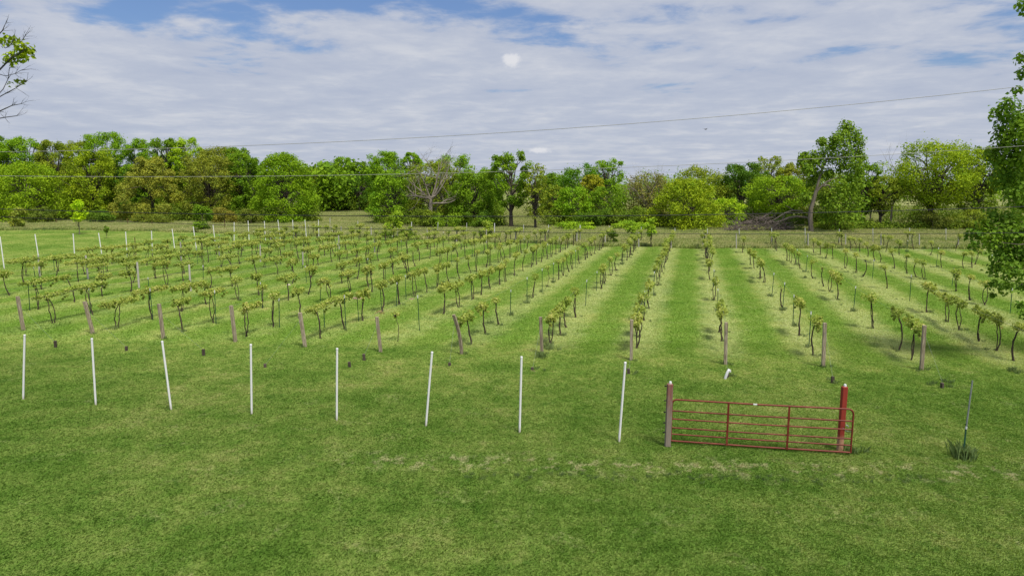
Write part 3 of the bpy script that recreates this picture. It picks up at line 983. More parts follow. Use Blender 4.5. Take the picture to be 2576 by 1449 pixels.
# near tree cut by the right edge
Y0 = 27.0
root = empty('near_tree', (24.0, Y0 + 0.5, 0))
base = Vector((24.0, Y0 + 0.5, 0))
LOB = [(2537, 272, 26, 0), (2515, 288, 22, 0), (2572, 300, 24, 0), (2545, 318, 36, 1), (2575, 345, 40, 1), (2528, 352, 30, 1), (2560, 395, 50, 1), (2515, 400, 34, 1), (2570, 450, 48, 1), (2528, 452, 30, 1), (2560, 492, 34, 1), (2502, 545, 20, 0), (2545, 552, 26, 0), (2478, 572, 22, 0), (2520, 582, 34, 1), (2568, 590, 44, 1), (2460, 597, 22, 0), (2440, 590, 13, 0), (2492, 608, 28, 0), (2540, 630, 42, 1), (2575, 660, 38, 1), (2515, 640, 28, 0), (2512, 680, 22, 0), (2545, 690, 28, 0), (2500, 720, 16, 0), (2530, 728, 16, 0), (2572, 722, 18, 0), (2495, 744, 9, 0), (2574, 150, 18, 0), (2568, 190, 15, 0), (2578, 20, 20, 0), (2566, 770, 12, 0), (2575, 790, 12, 0), (2447, 618, 11, 0), (2560, 230, 12, 0)]
C, Rr, cnt = [], [], []
for x, y, r, d in LOB:
    y_ = Y0 + RNG.uniform(-0.9, 0.9)
    C.append(list(at(x, y, y_) - base))
    Rr.append([r * y_ / FPX * 1.12] * 3)
    cnt.append(int(r * r * (0.26 if d else 0.21)) + 8)
for i in range(26):
    d = RNG.normal(size=3)
    d /= np.linalg.norm(d)
    C.append([3.4 + d[0] * 3.4, d[1] * 3.8, 8.6 + d[2] * 4.6])
    Rr.append([0.9, 0.9, 0.8])
    cnt.append(150)
C, Rr = np.array(C), np.array(Rr)
P_, N_, idx = lobe_leaves(C, Rr, np.array(cnt), 0.3, 0.15)
lt = RNG.normal(0, 0.14, len(C))
lt[4:8] += 0.25
tone = np.clip(0.42 + lt[idx] + RNG.normal(0, 0.18, len(idx)), 0, 1)
cr = link('crown', leaf_mesh('near_crown', P_, N_, RNG.uniform(0.10, 0.20, len(P_)), tone, 0.75), M['foliage'], root)
cr.color = (0.058, 0.108, 0.022, 1)
mb = MB()
mb.tube([(0, 0, -0.1), (0.1, 0, 2.5), (-0.1, 0.1, 5), (0.2, 0, 8), (0.3, 0, 11.5)], [0.34, 0.27, 0.24, 0.17, 0.05], 9)
for k in list(range(0, len(LOB), 2)) + list(range(len(LOB), len(C), 3)):
    e = Vector(C[k])
    st = Vector((0.05, 0, min(max(e.z - 1.2, 2.2), 10.5)))
    mb.tube(limb(st, e, 0.06, 5), [0.075, 0.06, 0.045, 0.03, 0.02, 0.008], 5, False)
mb.build('trunk', M['bark'], root)
tag(root, 'near leafy dark green tree cut off by the right edge', 'tree')

# near tree cut by the left edge: bare twigs with one leafy spray
Y0 = 22.0
base = Vector((-21.0, Y0, 0))
root = empty('near_tree', base)
mb = MB()
mb.tube([(0, 0, -0.1), (0.1, 0, 3), (0.0, 0.1, 6), (0.3, 0, 9), (0.5, 0, 12)], [0.32, 0.26, 0.22, 0.15, 0.05], 9)
J = lambda: RNG.uniform(-0.25, 0.25)
LIM = [([(-330, 330), (-180, 285), (-70, 235), (-10, 185), (25, 150), (60, 128)], 0.05),
       ([(-330, 420), (-170, 360), (-60, 320), (-5, 282), (30, 266), (52, 262)], 0.035),
       ([(-330, 250), (-160, 190), (-60, 130), (-15, 100), (6, 78), (14, 60)], 0.035),
       ([(-60, 320), (-10, 300), (12, 296), (42, 292)], 0.02),
       ([(-70, 235), (-20, 255), (10, 238), (40, 222), (66, 205)], 0.02),
       ([(-10, 185), (14, 192), (38, 186), (52, 178)], 0.012), ([(-20, 255), (8, 225), (20, 200), (24, 170)], 0.014),
       ([(-10, 100), (0, 108), (14, 122), (28, 112), (34, 96)], 0.014), ([(25, 150), (44, 116), (58, 100), (62, 92)], 0.01)]
for pts, r in LIM:
    q = [at(x, y, Y0 + J()) - base for x, y in pts]
    if pts[0][0] < -300:
        q[0] = Vector((0.1, 0, q[0].z - 0.6))
    mb.tube(q, [max(r * (1 - 0.15 * i), 0.006) for i in range(len(q))], 5, False)
    for p in q[2:]:
        for _ in range(3):
            branches(mb, p, (RNG.uniform(0.0, 1), RNG.uniform(-.5, .5), RNG.uniform(-0.2, 0.7)), RNG.uniform(0.2, 0.42), 0.007, 1, 0.6, 0.1, 3, (1, 2), 3)
mb.build('trunk', ramp_mat('dark_twig', [(0.3, (0.03, 0.03, 0.036)), (0.7, (0.08, 0.078, 0.08))], 6), root)
LOB = [(20, 104, 16, 26), (38, 100, 12, 18), (52, 124, 20, 60), (72, 132, 16, 44), (42, 142, 18, 46), (20, 148, 15, 30), (4, 106, 10, 14), (62, 150, 12, 16), (48, 205, 10, 10), (62, 206, 6, 5), (26, 214, 6, 5), (34, 160, 10, 9)]
C = np.array([list(at(x, y, Y0 + J()) - base) for x, y, r, n in LOB] + [[-3 + RNG.normal() * 1.6, RNG.normal() * 2, 9.5 + RNG.normal() * 1.6] for _ in range(14)])
Rr = np.array([[r * Y0 / FPX] * 3 for x, y, r, n in LOB] + [[0.8, 0.8, 0.7]] * 14)
P_, N_, idx = lobe_leaves(C, Rr, np.array([n for x, y, r, n in LOB] + [140] * 14), 0.2, 0.1)
cr = link('crown', leaf_mesh('left_crown', P_, N_, RNG.uniform(0.12, 0.19, len(P_)), np.clip(RNG.normal(0.5, 0.25, len(P_)), 0, 1), 0.6), M['foliage'], root)
cr.color = (0.115, 0.165, 0.020, 1)
tag(root, 'near bare-twigged tree with one leafy spray at the left edge', 'tree')

# ------------------------------------------------------------------ vineyard
ORD = ['zeroth', 'first', 'second', 'third', 'fourth', 'fifth', 'sixth', 'seventh', 'eighth', 'ninth', 'tenth', 'eleventh', 'twelfth', 'thirteenth', 'fourteenth', 'fifteenth', 'sixteenth', 'seventeenth', 'eighteenth', 'nineteenth', 'twentieth'] + ['twenty-' + x for x in ('first', 'second', 'third', 'fourth', 'fifth', 'sixth', 'seventh', 'eighth', 'ninth')] + ['thirtieth'] + ['thirty-' + x for x in ('first', 'second', 'third', 'fourth', 'fifth', 'sixth', 'seventh', 'eighth', 'ninth')]


def row_name(k):
    if k < 1:
        return f'the {ORD[1 - k]} row beyond the leftmost wooden end post'
    if k > 12:
        return f'the {ORD[k - 12]} row beyond the rightmost wooden end post'
    return f'the row behind the {ORD[k]} wooden end post from left'


ZX, ZY = [0, 644, 1288, 1932], 549.7


def zpt(reg, p):
    return (ZX[reg] + p[0] / 4.0, ZY + p[1] / 4.0)


# (foot x, foot y, head x, head y, habit) read off four enlarged strips; L long arms, F full, H head only, B bare, S sapling
VINES = {
    0: [(345, 920, 310, 640, 'L'), (545, 1055, 480, 780, 'L'), (690, 840, 610, 590, 'L'), (950, 975, 880, 690, 'L'), (1230, 1110, 1240, 850, 'L'), (1885, 1145, 1830, 850, 'L'), (1575, 1020, 1545, 730, 'L'), (2195, 1060, 2180, 750, 'L'), (2545, 1195, 2530, 910, 'L'), (440, 720, 435, 460, 'L'), (265, 580, 258, 410, 'L'), (600, 535, 600, 385, 'L'), (755, 640, 740, 440, 'L'), (980, 785, 975, 660, 'F'), (1275, 740, 1265, 610, 'F'), (1045, 615, 1040, 400, 'L'), (1110, 540, 1130, 380, 'L'), (1270, 570, 1260, 470, 'L'), (940, 600, 910, 510, 'L'), (130, 780, 70, 560, 'F'), (1800, 630, 1790, 500, 'L'), (1865, 940, 1870, 700, 'F'), (2105, 710, 2105, 590, 'L'), (2300, 545, 2255, 450, 'L'), (2390, 690, 2370, 560, 'L'), (2480, 830, 2460, 680, 'H'), (2090, 870, 2090, 720, 'F')],
    1: [(240, 1100, 235, 790, 'H'), (480, 1010, 455, 740, 'F'), (700, 1215, 650, 910, 'L'), (930, 1120, 890, 810, 'L'), (1110, 1035, 1130, 760, 'F'), (1285, 940, 1270, 660, 'F'), (1465, 870, 1440, 610, 'F'), (1605, 790, 1590, 560, 'F'), (1740, 750, 1700, 530, 'F'), (1830, 710, 1840, 490, 'F'), (1970, 660, 1935, 470, 'F'), (2060, 610, 2030, 420, 'H'), (2160, 555, 2130, 400, 'H'), (1465, 1245, 1455, 980, 'S'), (2200, 1275, 2150, 1000, 'F'), (2330, 1165, 2315, 880, 'F'), (2470, 1075, 2440, 830, 'H'), (1905, 965, 1910, 700, 'F'), (2065, 895, 2040, 680, 'F'), (2190, 815, 2185, 600, 'F'), (2285, 770, 2290, 560, 'F'), (2375, 715, 2365, 540, 'F'), (2470, 670, 2475, 510, 'F'), (2525, 640, 2525, 440, 'H'), (1190, 745, 1165, 500, 'F'), (1060, 690, 1050, 540, 'F'), (880, 750, 850, 640, 'F'), (700, 830, 660, 640, 'F'), (545, 770, 560, 520, 'F'), (110, 910, 120, 830, 'H'), (110, 780, 90, 620, 'F'), (360, 830, 340, 600, 'L'), (390, 660, 360, 440, 'F'), (235, 570, 190, 490, 'L'), (1330, 700, 1310, 470, 'F'), (1475, 555, 1450, 430, 'F'), (1555, 510, 1540, 390, 'F'), (1665, 485, 1645, 370, 'B'), (1380, 510, 1370, 320, 'F'), (2225, 540, 2230, 340, 'H'), (2310, 495, 2320, 340, 'H'), (2450, 450, 2450, 300, 'H'), (2365, 480, 2365, 290, 'H')],
    2: [(390, 1270, 410, 990, 'F'), (490, 1180, 490, 890, 'F'), (550, 1100, 560, 830, 'F'), (640, 1000, 640, 740, 'H'), (215, 800, 240, 590, 'H'), (345, 695, 355, 500, 'S'), (475, 620, 470, 440, 'H'), (515, 580, 510, 420, 'H'), (580, 540, 555, 370, 'H'), (605, 515, 595, 350, 'H'), (680, 460, 665, 310, 'H'), (750, 400, 725, 290, 'H'), (900, 710, 910, 510, 'F'), (930, 660, 920, 490, 'H'), (1000, 580, 990, 410, 'H'), (1055, 530, 1055, 370, 'H'), (1155, 425, 1150, 290, 'F'), (1245, 1310, 1262, 1030, 'F'), (1275, 1200, 1268, 960, 'F'), (1330, 1030, 1310, 860, 'F'), (1385, 910, 1380, 680, 'F'), (1460, 680, 1450, 500, 'F'), (1480, 590, 1470, 440, 'F'), (2110, 1240, 2110, 960, 'F'), (2060, 1150, 2085, 880, 'F'), (2040, 830, 2045, 660, 'F'), (1990, 620, 1985, 470, 'F'), (2540, 650, 2510, 450, 'F'), (2500, 610, 2500, 440, 'F'), (2440, 510, 2430, 370, 'F'), (2400, 470, 2390, 340, 'F')],
    3: [(290, 1180, 310, 850, 'F'), (440, 1380, 470, 1030, 'F'), (1050, 1110, 1040, 810, 'H'), (1300, 1330, 1300, 960, 'F'), (1440, 1430, 1470, 1080, 'F'), (160, 920, 140, 750, 'B'), (460, 610, 455, 440, 'H'), (575, 690, 560, 500, 'B'), (640, 740, 650, 590, 'H'), (700, 820, 685, 590, 'F'), (1240, 710, 1220, 500, 'H'), (910, 550, 915, 370, 'H'), (795, 505, 795, 330, 'H'), (975, 590, 1005, 420, 'B'), (1100, 430, 1090, 300, 'F'), (1160, 450, 1130, 300, 'F'), (1300, 510, 1270, 330, 'H'), (1440, 560, 1440, 380, 'H'), (1545, 600, 1540, 440, 'H'), (1635, 620, 1620, 450, 'H'), (1630, 950, 1650, 690, 'F'), (1835, 1050, 1840, 800, 'L'), (1965, 1130, 1950, 840, 'L'), (2165, 1240, 2200, 960, 'L'), (2345, 1340, 2340, 1010, 'F'), (2510, 1440, 2570, 1100, 'H'), (1975, 740, 1960, 560, 'F'), (2095, 830, 2090, 600, 'H'), (1800, 500, 1800, 360, 'H'), (1885, 505, 1890, 370, 'H'), (2030, 500, 2020, 420, 'H'), (2140, 470, 2180, 330, 'F'), (2260, 880, 2275, 690, 'H'), (590, 400, 600, 270, 'F'), (685, 410, 685, 300, 'H'), (450, 350, 450, 220, 'H'), (530, 370, 520, 250, 'F'), (1210, 300, 1205, 220, 'H'), (1355, 370, 1350, 260, 'F'), (985, 340, 985, 270, 'H'), (845, 320, 840, 220, 'H'), (930, 330, 910, 230, 'H'), (1040, 390, 1020, 260, 'H'), (330, 510, 320, 360, 'H'), (275, 470, 240, 310, 'F'), (230, 450, 225, 300, 'F'), (180, 430, 165, 270, 'F'), (1620, 370, 1620, 290, 'H')],
}
STAKES = {
    0: [(300, 930, 265, 600), (910, 960, 870, 700), (1540, 1025, 1500, 700), (2175, 1065, 2150, 720), (370, 725, 355, 480), (550, 530, 540, 385), (1070, 545, 1062, 390), (1510, 815, 1495, 590), (2050, 700, 2035, 470)],
    1: [(1645, 1130, 1645, 740), (1035, 1045, 1005, 760), (905, 1130, 880, 770), (1415, 885, 1400, 640), (1510, 820, 1508, 570), (690, 1100, 680, 900), (235, 1100, 232, 800), (650, 850, 640, 640), (1265, 930, 1245, 680), (2170, 825, 2165, 600), (2560, 980, 2555, 715), (1130, 590, 1110, 400), (1305, 690, 1292, 470), (70, 910, 60, 640), (508, 650, 503, 510)],
    2: [(150, 855, 150, 590), (305, 745, 298, 505), (412, 650, 412, 445), (740, 880, 745, 615), (850, 730, 848, 530), (1108, 465, 1108, 302), (1425, 780, 1418, 532), (1335, 960, 1333, 735), (1268, 1130, 1268, 890), (2022, 700, 2020, 520), (2068, 930, 2068, 740)],
    3: [(38, 790, 42, 545), (145, 930, 133, 640), (250, 1080, 248, 765), (410, 1300, 408, 935), (860, 940, 840, 680), (1425, 835, 1423, 565), (1050, 610, 1055, 415), (380, 545, 376, 370), (1690, 490, 1690, 290), (1850, 690, 1848, 500), (2235, 590, 2250, 310), (2435, 960, 2435, 700), (285, 470, 282, 310), (1395, 340, 1393, 240)],
}
FAR = lambda k: float(np.interp(k, [-4, 1, 7, 10, 18], [131, 140, 148, 155, 160]))
POSTS = [((42, 746), (60, 832)), ((210, 759), (236, 840)), ((398, 765), (412, 853)), ((580, 769), (593, 861)), ((753, 787), (769, 874)), ((948, 797), (959, 887)), ((1139, 790), (1162, 892)), ((1360, 797), (1364, 890)), ((1589, 804), (1588, 907)), ((1827, 811), (1825, 918)), ((2075, 812), (2071, 924)), ((2325, 818), (2318, 932))]


def k_of(px, py):
    u = (px - 1745) / (py - HOR)
    return max(-4, min(18, int(round(10 + (u - 0.176) / 0.53))))


rows = {k: [] for k in range(-4, 19)}
for reg, lst in VINES.items():
    for fx, fy, hx, hy, typ in lst:
        b = zpt(reg, (fx, fy))
        h = zpt(reg, (hx, hy))
        k = k_of(*b)
        g = gp(*b)
        tgt = row_line(k).dot(ROW_P)
        g = g + ROW_P * ((tgt - g.dot(ROW_P)) * 0.35)
        hd = at(h[0], h[1], gp(*b).y) - gp(*b)
        head = Vector((max(-0.55, min(0.55, hd.x)), 0, max(1.2, min(1.75, hd.z * 0.97))))
        rows[k].append([g.dot(ROW_D), g, head, typ])


def s_at(k, yy):
    return gp(1745 + u_of(k) * yy, HOR + yy).dot(ROW_D)


for k in rows:
    s = s_at(k, FAR(k)) - 0.8
    lim = 262 if k <= 6 else (225 if k <= 10 else 172)
    pk = 0.96 if k <= 6 else (0.97 if k <= 10 else 0.55)
    while True:
        p = ROW_P * row_line(k).dot(ROW_P) + ROW_D * s
        d = p - cam.location
        yy = FPX * CAM_H / max(p.y, 1)
        px = CX + FPX * p.x / (p.y * math.cos(PITCH) + CAM_H * math.sin(PITCH))
        if yy > lim or p.y < 20:
            break
        if -30 < px < 2610 and all(abs(r[0] - s) > 1.75 for r in rows[k]) and random.random() < pk:
            q = p + ROW_D * random.uniform(-.25, .25) + ROW_P * random.uniform(-.08, .08)
            typ = random.choice('LLF') if k <= 4 else (random.choice('FFFH') if k <= 10 else random.choice('HHF'))
            rows[k].append([q.dot(ROW_D), q, Vector((random.uniform(-.3, .3), random.uniform(-.2, .2), random.uniform(1.35, 1.6))), typ])
        s -= (2.35 if k <= 6 else 1.9) * random.uniform(0.9, 1.12)


def canopy(typ):
    """cordon arms and the leaves on them; local x runs along the row, origin at the vine's head"""
    arms = {'L': (random.uniform(1.0, 1.4), random.uniform(.9, 1.35)), 'F': (random.uniform(.55, 1.05), random.uniform(.5, 1.05)), 'H': (random.uniform(.25, .45), random.uniform(.25, .45)), 'S': (.3, .25), 'B': (.2, .15)}[typ]
    if typ in 'LF' and random.random() < 0.18:
        arms = (arms[0], 0.25)
    mb = MB()
    C, Rr = [], []
    for sg, L in ((1, arms[0]), (-1, arms[1])):
        pts = [Vector((0, 0, -0.06))]
        n = 5
        for i in range(1, n + 1):
            pts.append(Vector((sg * L * i / n, random.uniform(-.05, .05), random.uniform(-.05, .05) + (0.02 if i > 1 else 0))))
        mb.tube(pts, [0.026, 0.022, 0.018, 0.015, 0.012, 0.008], 5)
        nl = max(2, int(L / 0.10))
        for i in range(nl):
            f = (i + random.random() * 0.8) / nl
            fat = 0.205 * (1.08 - 0.38 * f) * random.uniform(0.7, 1.25) * {'L': 0.86, 'F': 0.86, 'H': 0.98, 'S': 0.85, 'B': 0.5}[typ]
            C.append([sg * L * f, random.gauss(0, 0.06), random.gauss(0.06, 0.04)])
            Rr.append([fat, fat * 1.1, fat])
    if typ in 'FH':
        for _ in range(2):
            C.append([random.gauss(0, .12), random.gauss(0, .12), random.uniform(0.0, 0.16)])
            Rr.append([0.2, 0.2, 0.18])
    if typ == 'L':
        for _ in range(1):
            C.append([random.gauss(0, .12), random.gauss(0, .08), random.uniform(0.0, 0.1)])
            Rr.append([0.17, 0.17, 0.15])
    if typ in 'LF':                                                # loose shoots standing off or hanging from the arms
        for _ in range(5):
            x0 = random.uniform(-arms[1], arms[0])
            dz = random.choice((1, 1, -1)) * random.uniform(.08, .2)
            for j in range(3):
                C.append([x0 + random.gauss(0, .03), random.gauss(0, .05) + 0.03 * j, dz * (j + 1) / 2])
                Rr.append([0.055, 0.055, 0.055])
    C, Rr = np.array(C), np.array(Rr)
    per = {'L': 40, 'F': 42, 'H': 46, 'S': 22, 'B': 5}[typ]
    P_, N_, idx = lobe_leaves(C, Rr, np.full(len(C), per), 0.3, 0.2)
    lt = RNG.normal(0, 0.14, len(C))
    me = leaf_mesh('vine_foliage', P_, N_, RNG.uniform(0.05, 0.105, len(P_)), np.clip(0.52 + lt[idx] + RNG.normal(0, 0.2, len(P_)), 0, 1), 0.85)
    me.materials.append(M['vine_leaf'])
    mc = mb.mesh('vine_cordon')
    mc.materials.append(M['vine_bark'])
    return me, mc


CAN = {t_: [canopy(t_) for _ in range(n)] for t_, n in (('L', 9), ('F', 9), ('H', 6), ('S', 2), ('B', 3))}
tuft_pts, tuft_sc = [], []
n_v = 0
near300 = sorted((r[1].y for k in rows for r in rows[k]))
near300 = near300[min(299, len(near300) - 1)]
far_pts = []
for k in sorted(rows):
    rows[k].sort(key=lambda r: r[0])
    for i, (s, g, head, typ) in enumerate(rows[k]):
        if g.y > near300:
            far_pts.append(tuple(g))
            continue
        n_v += 1
        root = empty('grapevine', g)
        tag(root, f'{ORD[i + 1]} grapevine from the front in {row_name(k)}', 'grapevine', 'grapevines trained on the trellis rows')
        mb = MB()
        stems = 1 if typ in 'SB' or random.random() < 0.42 else 2
        for q in range(stems):
            r0 = (0.036 if stems == 1 else 0.025) * (0.45 if typ == 'S' else 1)
            off = Vector((random.uniform(-.06, .06), random.uniform(-.05, .05), 0)) * (1 if stems == 2 else 0.3)
            bow = Vector((random.uniform(-.16, .16), random.uniform(-.12, .12), 0))
            if abs(head.x) > 0.25:
                bow = Vector((-head.x * 0.45, random.uniform(-.1, .1), 0))
            pts, rad = [], []
            for j in range(9):
                f = j / 8
                p = off * (1 - f) + head * f + bow * math.sin(f * math.pi) + Vector((random.uniform(-.022, .022), random.uniform(-.022, .022), 0))
                if j == 0:
                    p.z = -0.03
                pts.append(p)
                rad.append(r0 * (1.45 if j == 0 else 1.12 - 0.35 * f) * random.uniform(0.82, 1.2))
            mb.tube(pts, rad, 6)
        mb.build('trunk', M['vine_bark'], root)
        me, mc = random.choice(CAN[typ])
        flip = random.choice((0, math.pi))
        a = math.pi / 2 - ROW_A + flip
        fo = link('foliage', me, None, root, head, (0, 0, a))
        sc = random.uniform(0.9, 1.12)
        fo.scale = (sc, sc, sc)
        cd = link('cordon', mc, None, root, head, (0, 0, a))
        cd.scale = (sc, sc, sc)
        if random.random() < (0.35 if k < 7 else 0.75):
            for _ in range(random.randint(1, 3)):
                tuft_pts.append((g.x + random.gauss(0, .18), g.y + random.gauss(0, .18), 0))
                tuft_sc.append(random.uniform(0.3, 0.75))

# the farthest vines, past the three hundred that show largest
import bmesh
far_protos = []
for q in range(8):
    me, mc = CAN['F' if q < 5 else 'H'][q % 5]
    mb = MB()
    for _ in range(random.randint(1, 2)):
        bw = Vector((random.uniform(-.14, .14), random.uniform(-.1, .1), 0))
        of = Vector((random.uniform(-.05, .05), 0, 0))
        mb.tube([of + Vector((0, 0, 1.47 * j / 7)) + bw * math.sin(j / 7 * math.pi) for j in range(8)], 0.03, 6)
    mtk = mb.mesh('vine_trunk')
    bm = bmesh.new()
    bm.from_mesh(me)
    nf = len(bm.faces)
    bm.from_mesh(mc)
    bmesh.ops.translate(bm, verts=bm.verts, vec=(0, 0, 1.47))
    bm.from_mesh(mtk)
    bm.faces.ensure_lookup_table()
    for f_ in bm.faces[nf:]:
        f_.material_index = 1
    pm = bpy.data.meshes.new('distant_vine')
    bm.to_mesh(pm)
    bm.free()
    pm.materials.append(M['vine_leaf'])
    pm.materials.append(M['vine_bark'])
    far_protos.append(pm)
if far_pts:
    scatter('distant_vines', far_pts, [random.uniform(.93, 1.08) for _ in far_pts], far_protos, 'farthest grapevines at the back ends of the rows', 'grapevines', math.pi / 2 - ROW_A)

# green T-section steel stakes with white tips
def stake_meshes(h):
    mb = MB()
    mb.box((0, 0, h * 0.5 - 0.1), (0.036, 0.006, h - 0.0))
    mb.box((0, 0.0165, h * 0.5 - 0.102), (0.006, 0.026, h - 0.004))
    return mb


sh = stake_meshes(1.5).mesh('stake_shaft', False)
sh.materials.append(M['stake_green'])
tp = MB().box((0, 0.004, 1.43), (0.042, 0.022, 0.13)).mesh('stake_tip', False)
tp.materials.append(M['white_pipe'])
srow = {k: [] for k in rows}
for reg, lst in STAKES.items():
    for bx, by, tx, ty in lst:
        b, tpx = zpt(reg, (bx, by)), zpt(reg, (tx, ty))
        g = gp(*b)
        h = at(tpx[0], tpx[1], g.y).z
        srow[k_of(*b)].append([g.dot(ROW_D), g, max(1.25, min(1.75, h))])
for k in rows:
    s = s_at(k, FAR(k)) - 2
    while s > s_at(k, 215 if k < 11 else 170):
        if all(abs(s - r[0]) > 3 for r in srow[k]) and random.random() < 0.62:
            p = ROW_P * row_line(k).dot(ROW_P) + ROW_D * s
            px = CX + FPX * p.x / (p.y + 1)
            if 0 < px < 2560:
                srow[k].append([s, p, random.uniform(1.45, 1.65)])
        s -= 6.0
for k in srow:
    srow[k].sort(key=lambda r: r[0])
    for i, (s, g, h) in enumerate(srow[k]):
        root = empty('stake', g, random.uniform(-.3, .3) - ROW_A)
        root.rotation_euler.x = random.uniform(-.035, .035)
        root.rotation_euler.y = random.uniform(-.035, .035)
        root.scale = (1, 1, h / 1.5)
        link('shaft', sh, None, root)
        link('tip', tp, None, root)
        tag(root, f'{ORD[i + 1]} green stake from front in {row_name(k)}', 'stake', 'green steel stakes with white tips in the rows')
        if k >= 7 and random.random() < 0.6:
            tuft_pts += [(g.x + random.gauss(0, .08), g.y + random.gauss(0, .08), 0) for _ in range(2)]
            tuft_sc += [random.uniform(.6, 1.1) for _ in range(2)]

# wooden end posts
for i, (tpx, bpx) in enumerate(POSTS):
    g = gp(*bpx)
    tv = at(tpx[0], tpx[1], g.y) - g
    root = empty('end_post', g)
    mb = MB()
    w = random.uniform(0.118, 0.135)
    if i == 6:                                                     # the bent one
        n = 8
        pts = [Vector((tv.x * (0.15 * (j / n) + 0.85 * (j / n) ** 2.2), 0, -0.15 + (tv.z + 0.15) * j / n)) for j in range(n + 1)]
        mb.tube(pts, [0.078] * (n + 1), 4)
    else:
        mb.box((0, 0, tv.z / 2 - 0.1), (w, w, tv.z + 0.2), 0.008, (tv.x, random.uniform(-.05, .05)))
    ob = mb.build('timber', M['post_wood'], root, sm=False)
    ob.rotation_euler.z = -ROW_A * 0.6 if i != 6 else 0.5
    ex = ['square weathered end post, leaning left,', 'strongly leaning weathered end post,', 'leaning weathered end post,', 'weathered end post leaning slightly left,', 'weathered end post with anchor wire,', 'grey cracked end post,', 'bent curved end post,', 'upright end post,', 'straight dark end post,', 'straight grey end post,', 'tall upright grey end post,', 'tall dark end post leaning right,'][i]
    tag(root, f'{ex} {ORD[i + 1]} from the left at the front of the rows', 'post', 'wooden end posts along the front of the rows')
    mb = MB()
    st = MB().tube([(tv.x * 0.8 + 0.0, -w * 0.55, tv.z * 0.8), (tv.x * 0.8 + 0.01, -w * 0.62, tv.z * 0.78)], 0.008, 5)
    st.build('wire_staple', M['galv'], root)
    tuft_pts += [(g.x + random.gauss(0, .1), g.y + random.gauss(0, .1), 0) for _ in range(3 if i > 6 else 1)]
    tuft_sc += [random.uniform(.4, .75) for _ in range(3 if i > 6 else 1)]

# short anchor pegs in front of the end posts, each with its stay wire
PEGS = [(140, 876, 20), (319, 884, 14), (513, 896, 19), (668, 926, 12), (881, 925, 16), (917, 908, 19), (1131, 922, 11), (1340, 932, 9), (1583, 942, 16), (1829, 951, 14), (2094, 965, 20), (2371, 978, 17)]
PEG_POST = [0, 1, 2, 4, 3, 5, 6, 7, 8, 9, 10, 11]
for i, (x, y, hp) in enumerate(PEGS):
    g = gp(x, y)
    h = hp * g.y / FPX * 1.0
    root = empty('anchor_peg', g)
    mb = MB().box((0, 0, h / 2 - 0.08), (0.10, 0.09, h + 0.16), 0.012, (random.uniform(-.06, .02), 0.0))
    mb.build('peg', M['peg_wood'], root, rot=(0, 0, random.uniform(-.4, .4)), sm=False)
    if i != 4:
        q = POSTS[PEG_POST[i]]
        pg = gp(*q[1])
        ptop = at(q[0][0], q[0][1], pg.y)
        p1 = pg.lerp(ptop, 0.8) - g
        MB().tube([(0, 0, h * 0.8), p1 + Vector((0, -0.08, 0))], 0.0028, 4).build('stay_wire', M['galv'], root)
    tag(root, f'short dark anchor peg, {ORD[i + 1]} from the left, in front of the end posts', 'peg', 'anchor pegs in front of the end posts')
    if i > 6:
        tuft_pts += [(g.x + random.gauss(.1, .12), g.y + random.gauss(0.05, .1), 0) for _ in range(2)]
        tuft_sc += [random.uniform(.4, .7) for _ in range(2)]

# white sleeve hanging over the tenth peg
g = gp(1829, 953)
root = empty('plastic_sleeve', g)
MB().tube([(-0.09, -0.06, 0.02), (-0.05, -0.06, 0.16), (0.0, -0.06, 0.30), (0.04, -0.05, 0.36), (0.07, -0.05, 0.33), (0.08, -0.05, 0.27)], [0.05, 0.055, 0.05, 0.048, 0.045, 0.04], 8).build('sleeve', M['white_pipe'], root)
tag(root, 'crumpled white plastic sleeve at the foot of the tenth row', 'plastic sleeve')

# trellis wires along the rows
for k in rows:
    a = ROW_P * row_line(k).dot(ROW_P)
    s1 = s_at(k, FAR(k)) + 1.0
    s0 = gp(*POSTS[k - 1][1]).dot(ROW_D) if 1 <= k <= 12 else min([r[0] for r in rows[k]] + [s1 - 20]) - 4
    pts = []
    n = 14
    for i in range(n + 1):
        f = i / n
        p = a + ROW_D * (s0 + (s1 - s0) * f)
        p.z = 1.46 + 0.02 * math.sin(i * 2.1)
        pts.append(p)
    o = MB().tube(pts, 0.0028, 4).build('trellis_wire', M['galv'])
    tag(o, f'thin trellis wire strung along {row_name(k)}', 'wire', 'trellis wires')

# grey wooden line posts inside the left rows and at the far row ends (tops and feet from the enlarged strips)
LINE = [(0, 400, 585, 385, 372), (0, 887, 612, 862, 372), (0, 1400, 702, 1380, 440), (0, 1920, 732, 1902, 465), (0, 2210, 410, 2200, 255), (0, 1824, 432, 1815, 238), (1, 45, 440, 42, 270), (1, 470, 470, 470, 295), (1, 838, 312, 830, 170), (1, 1195, 342, 1190, 188),
        (1, 150, 215, 148, 130), (1, 857, 175, 857, 80), (1, 1160, 190, 1158, 88), (1, 1425, 208, 1425, 98), (1, 1722, 215, 1722, 100), (1, 2018, 235, 2018, 100), (1, 2318, 250, 2318, 115),
        (2, 35, 245, 35, 115), (2, 333, 252, 333, 130), (2, 653, 265, 653, 130), (2, 938, 275, 937, 138), (2, 1275, 290, 1275, 140), (2, 1602, 300, 1602, 142), (2, 1922, 302, 1922, 145), (2, 2257, 305, 2257, 150),
        (3, 403, 300, 403, 150), (3, 780, 295, 780, 155), (3, 1137, 298, 1137, 160), (3, 1522, 300, 1522, 160), (3, 1915, 302, 1915, 168)]
LINE = [((zpt(r, (bx, by))), (zpt(r, (tx, ty)))) for r, bx, by, tx, ty in LINE]
mid, far = LINE[:10], LINE[10:]
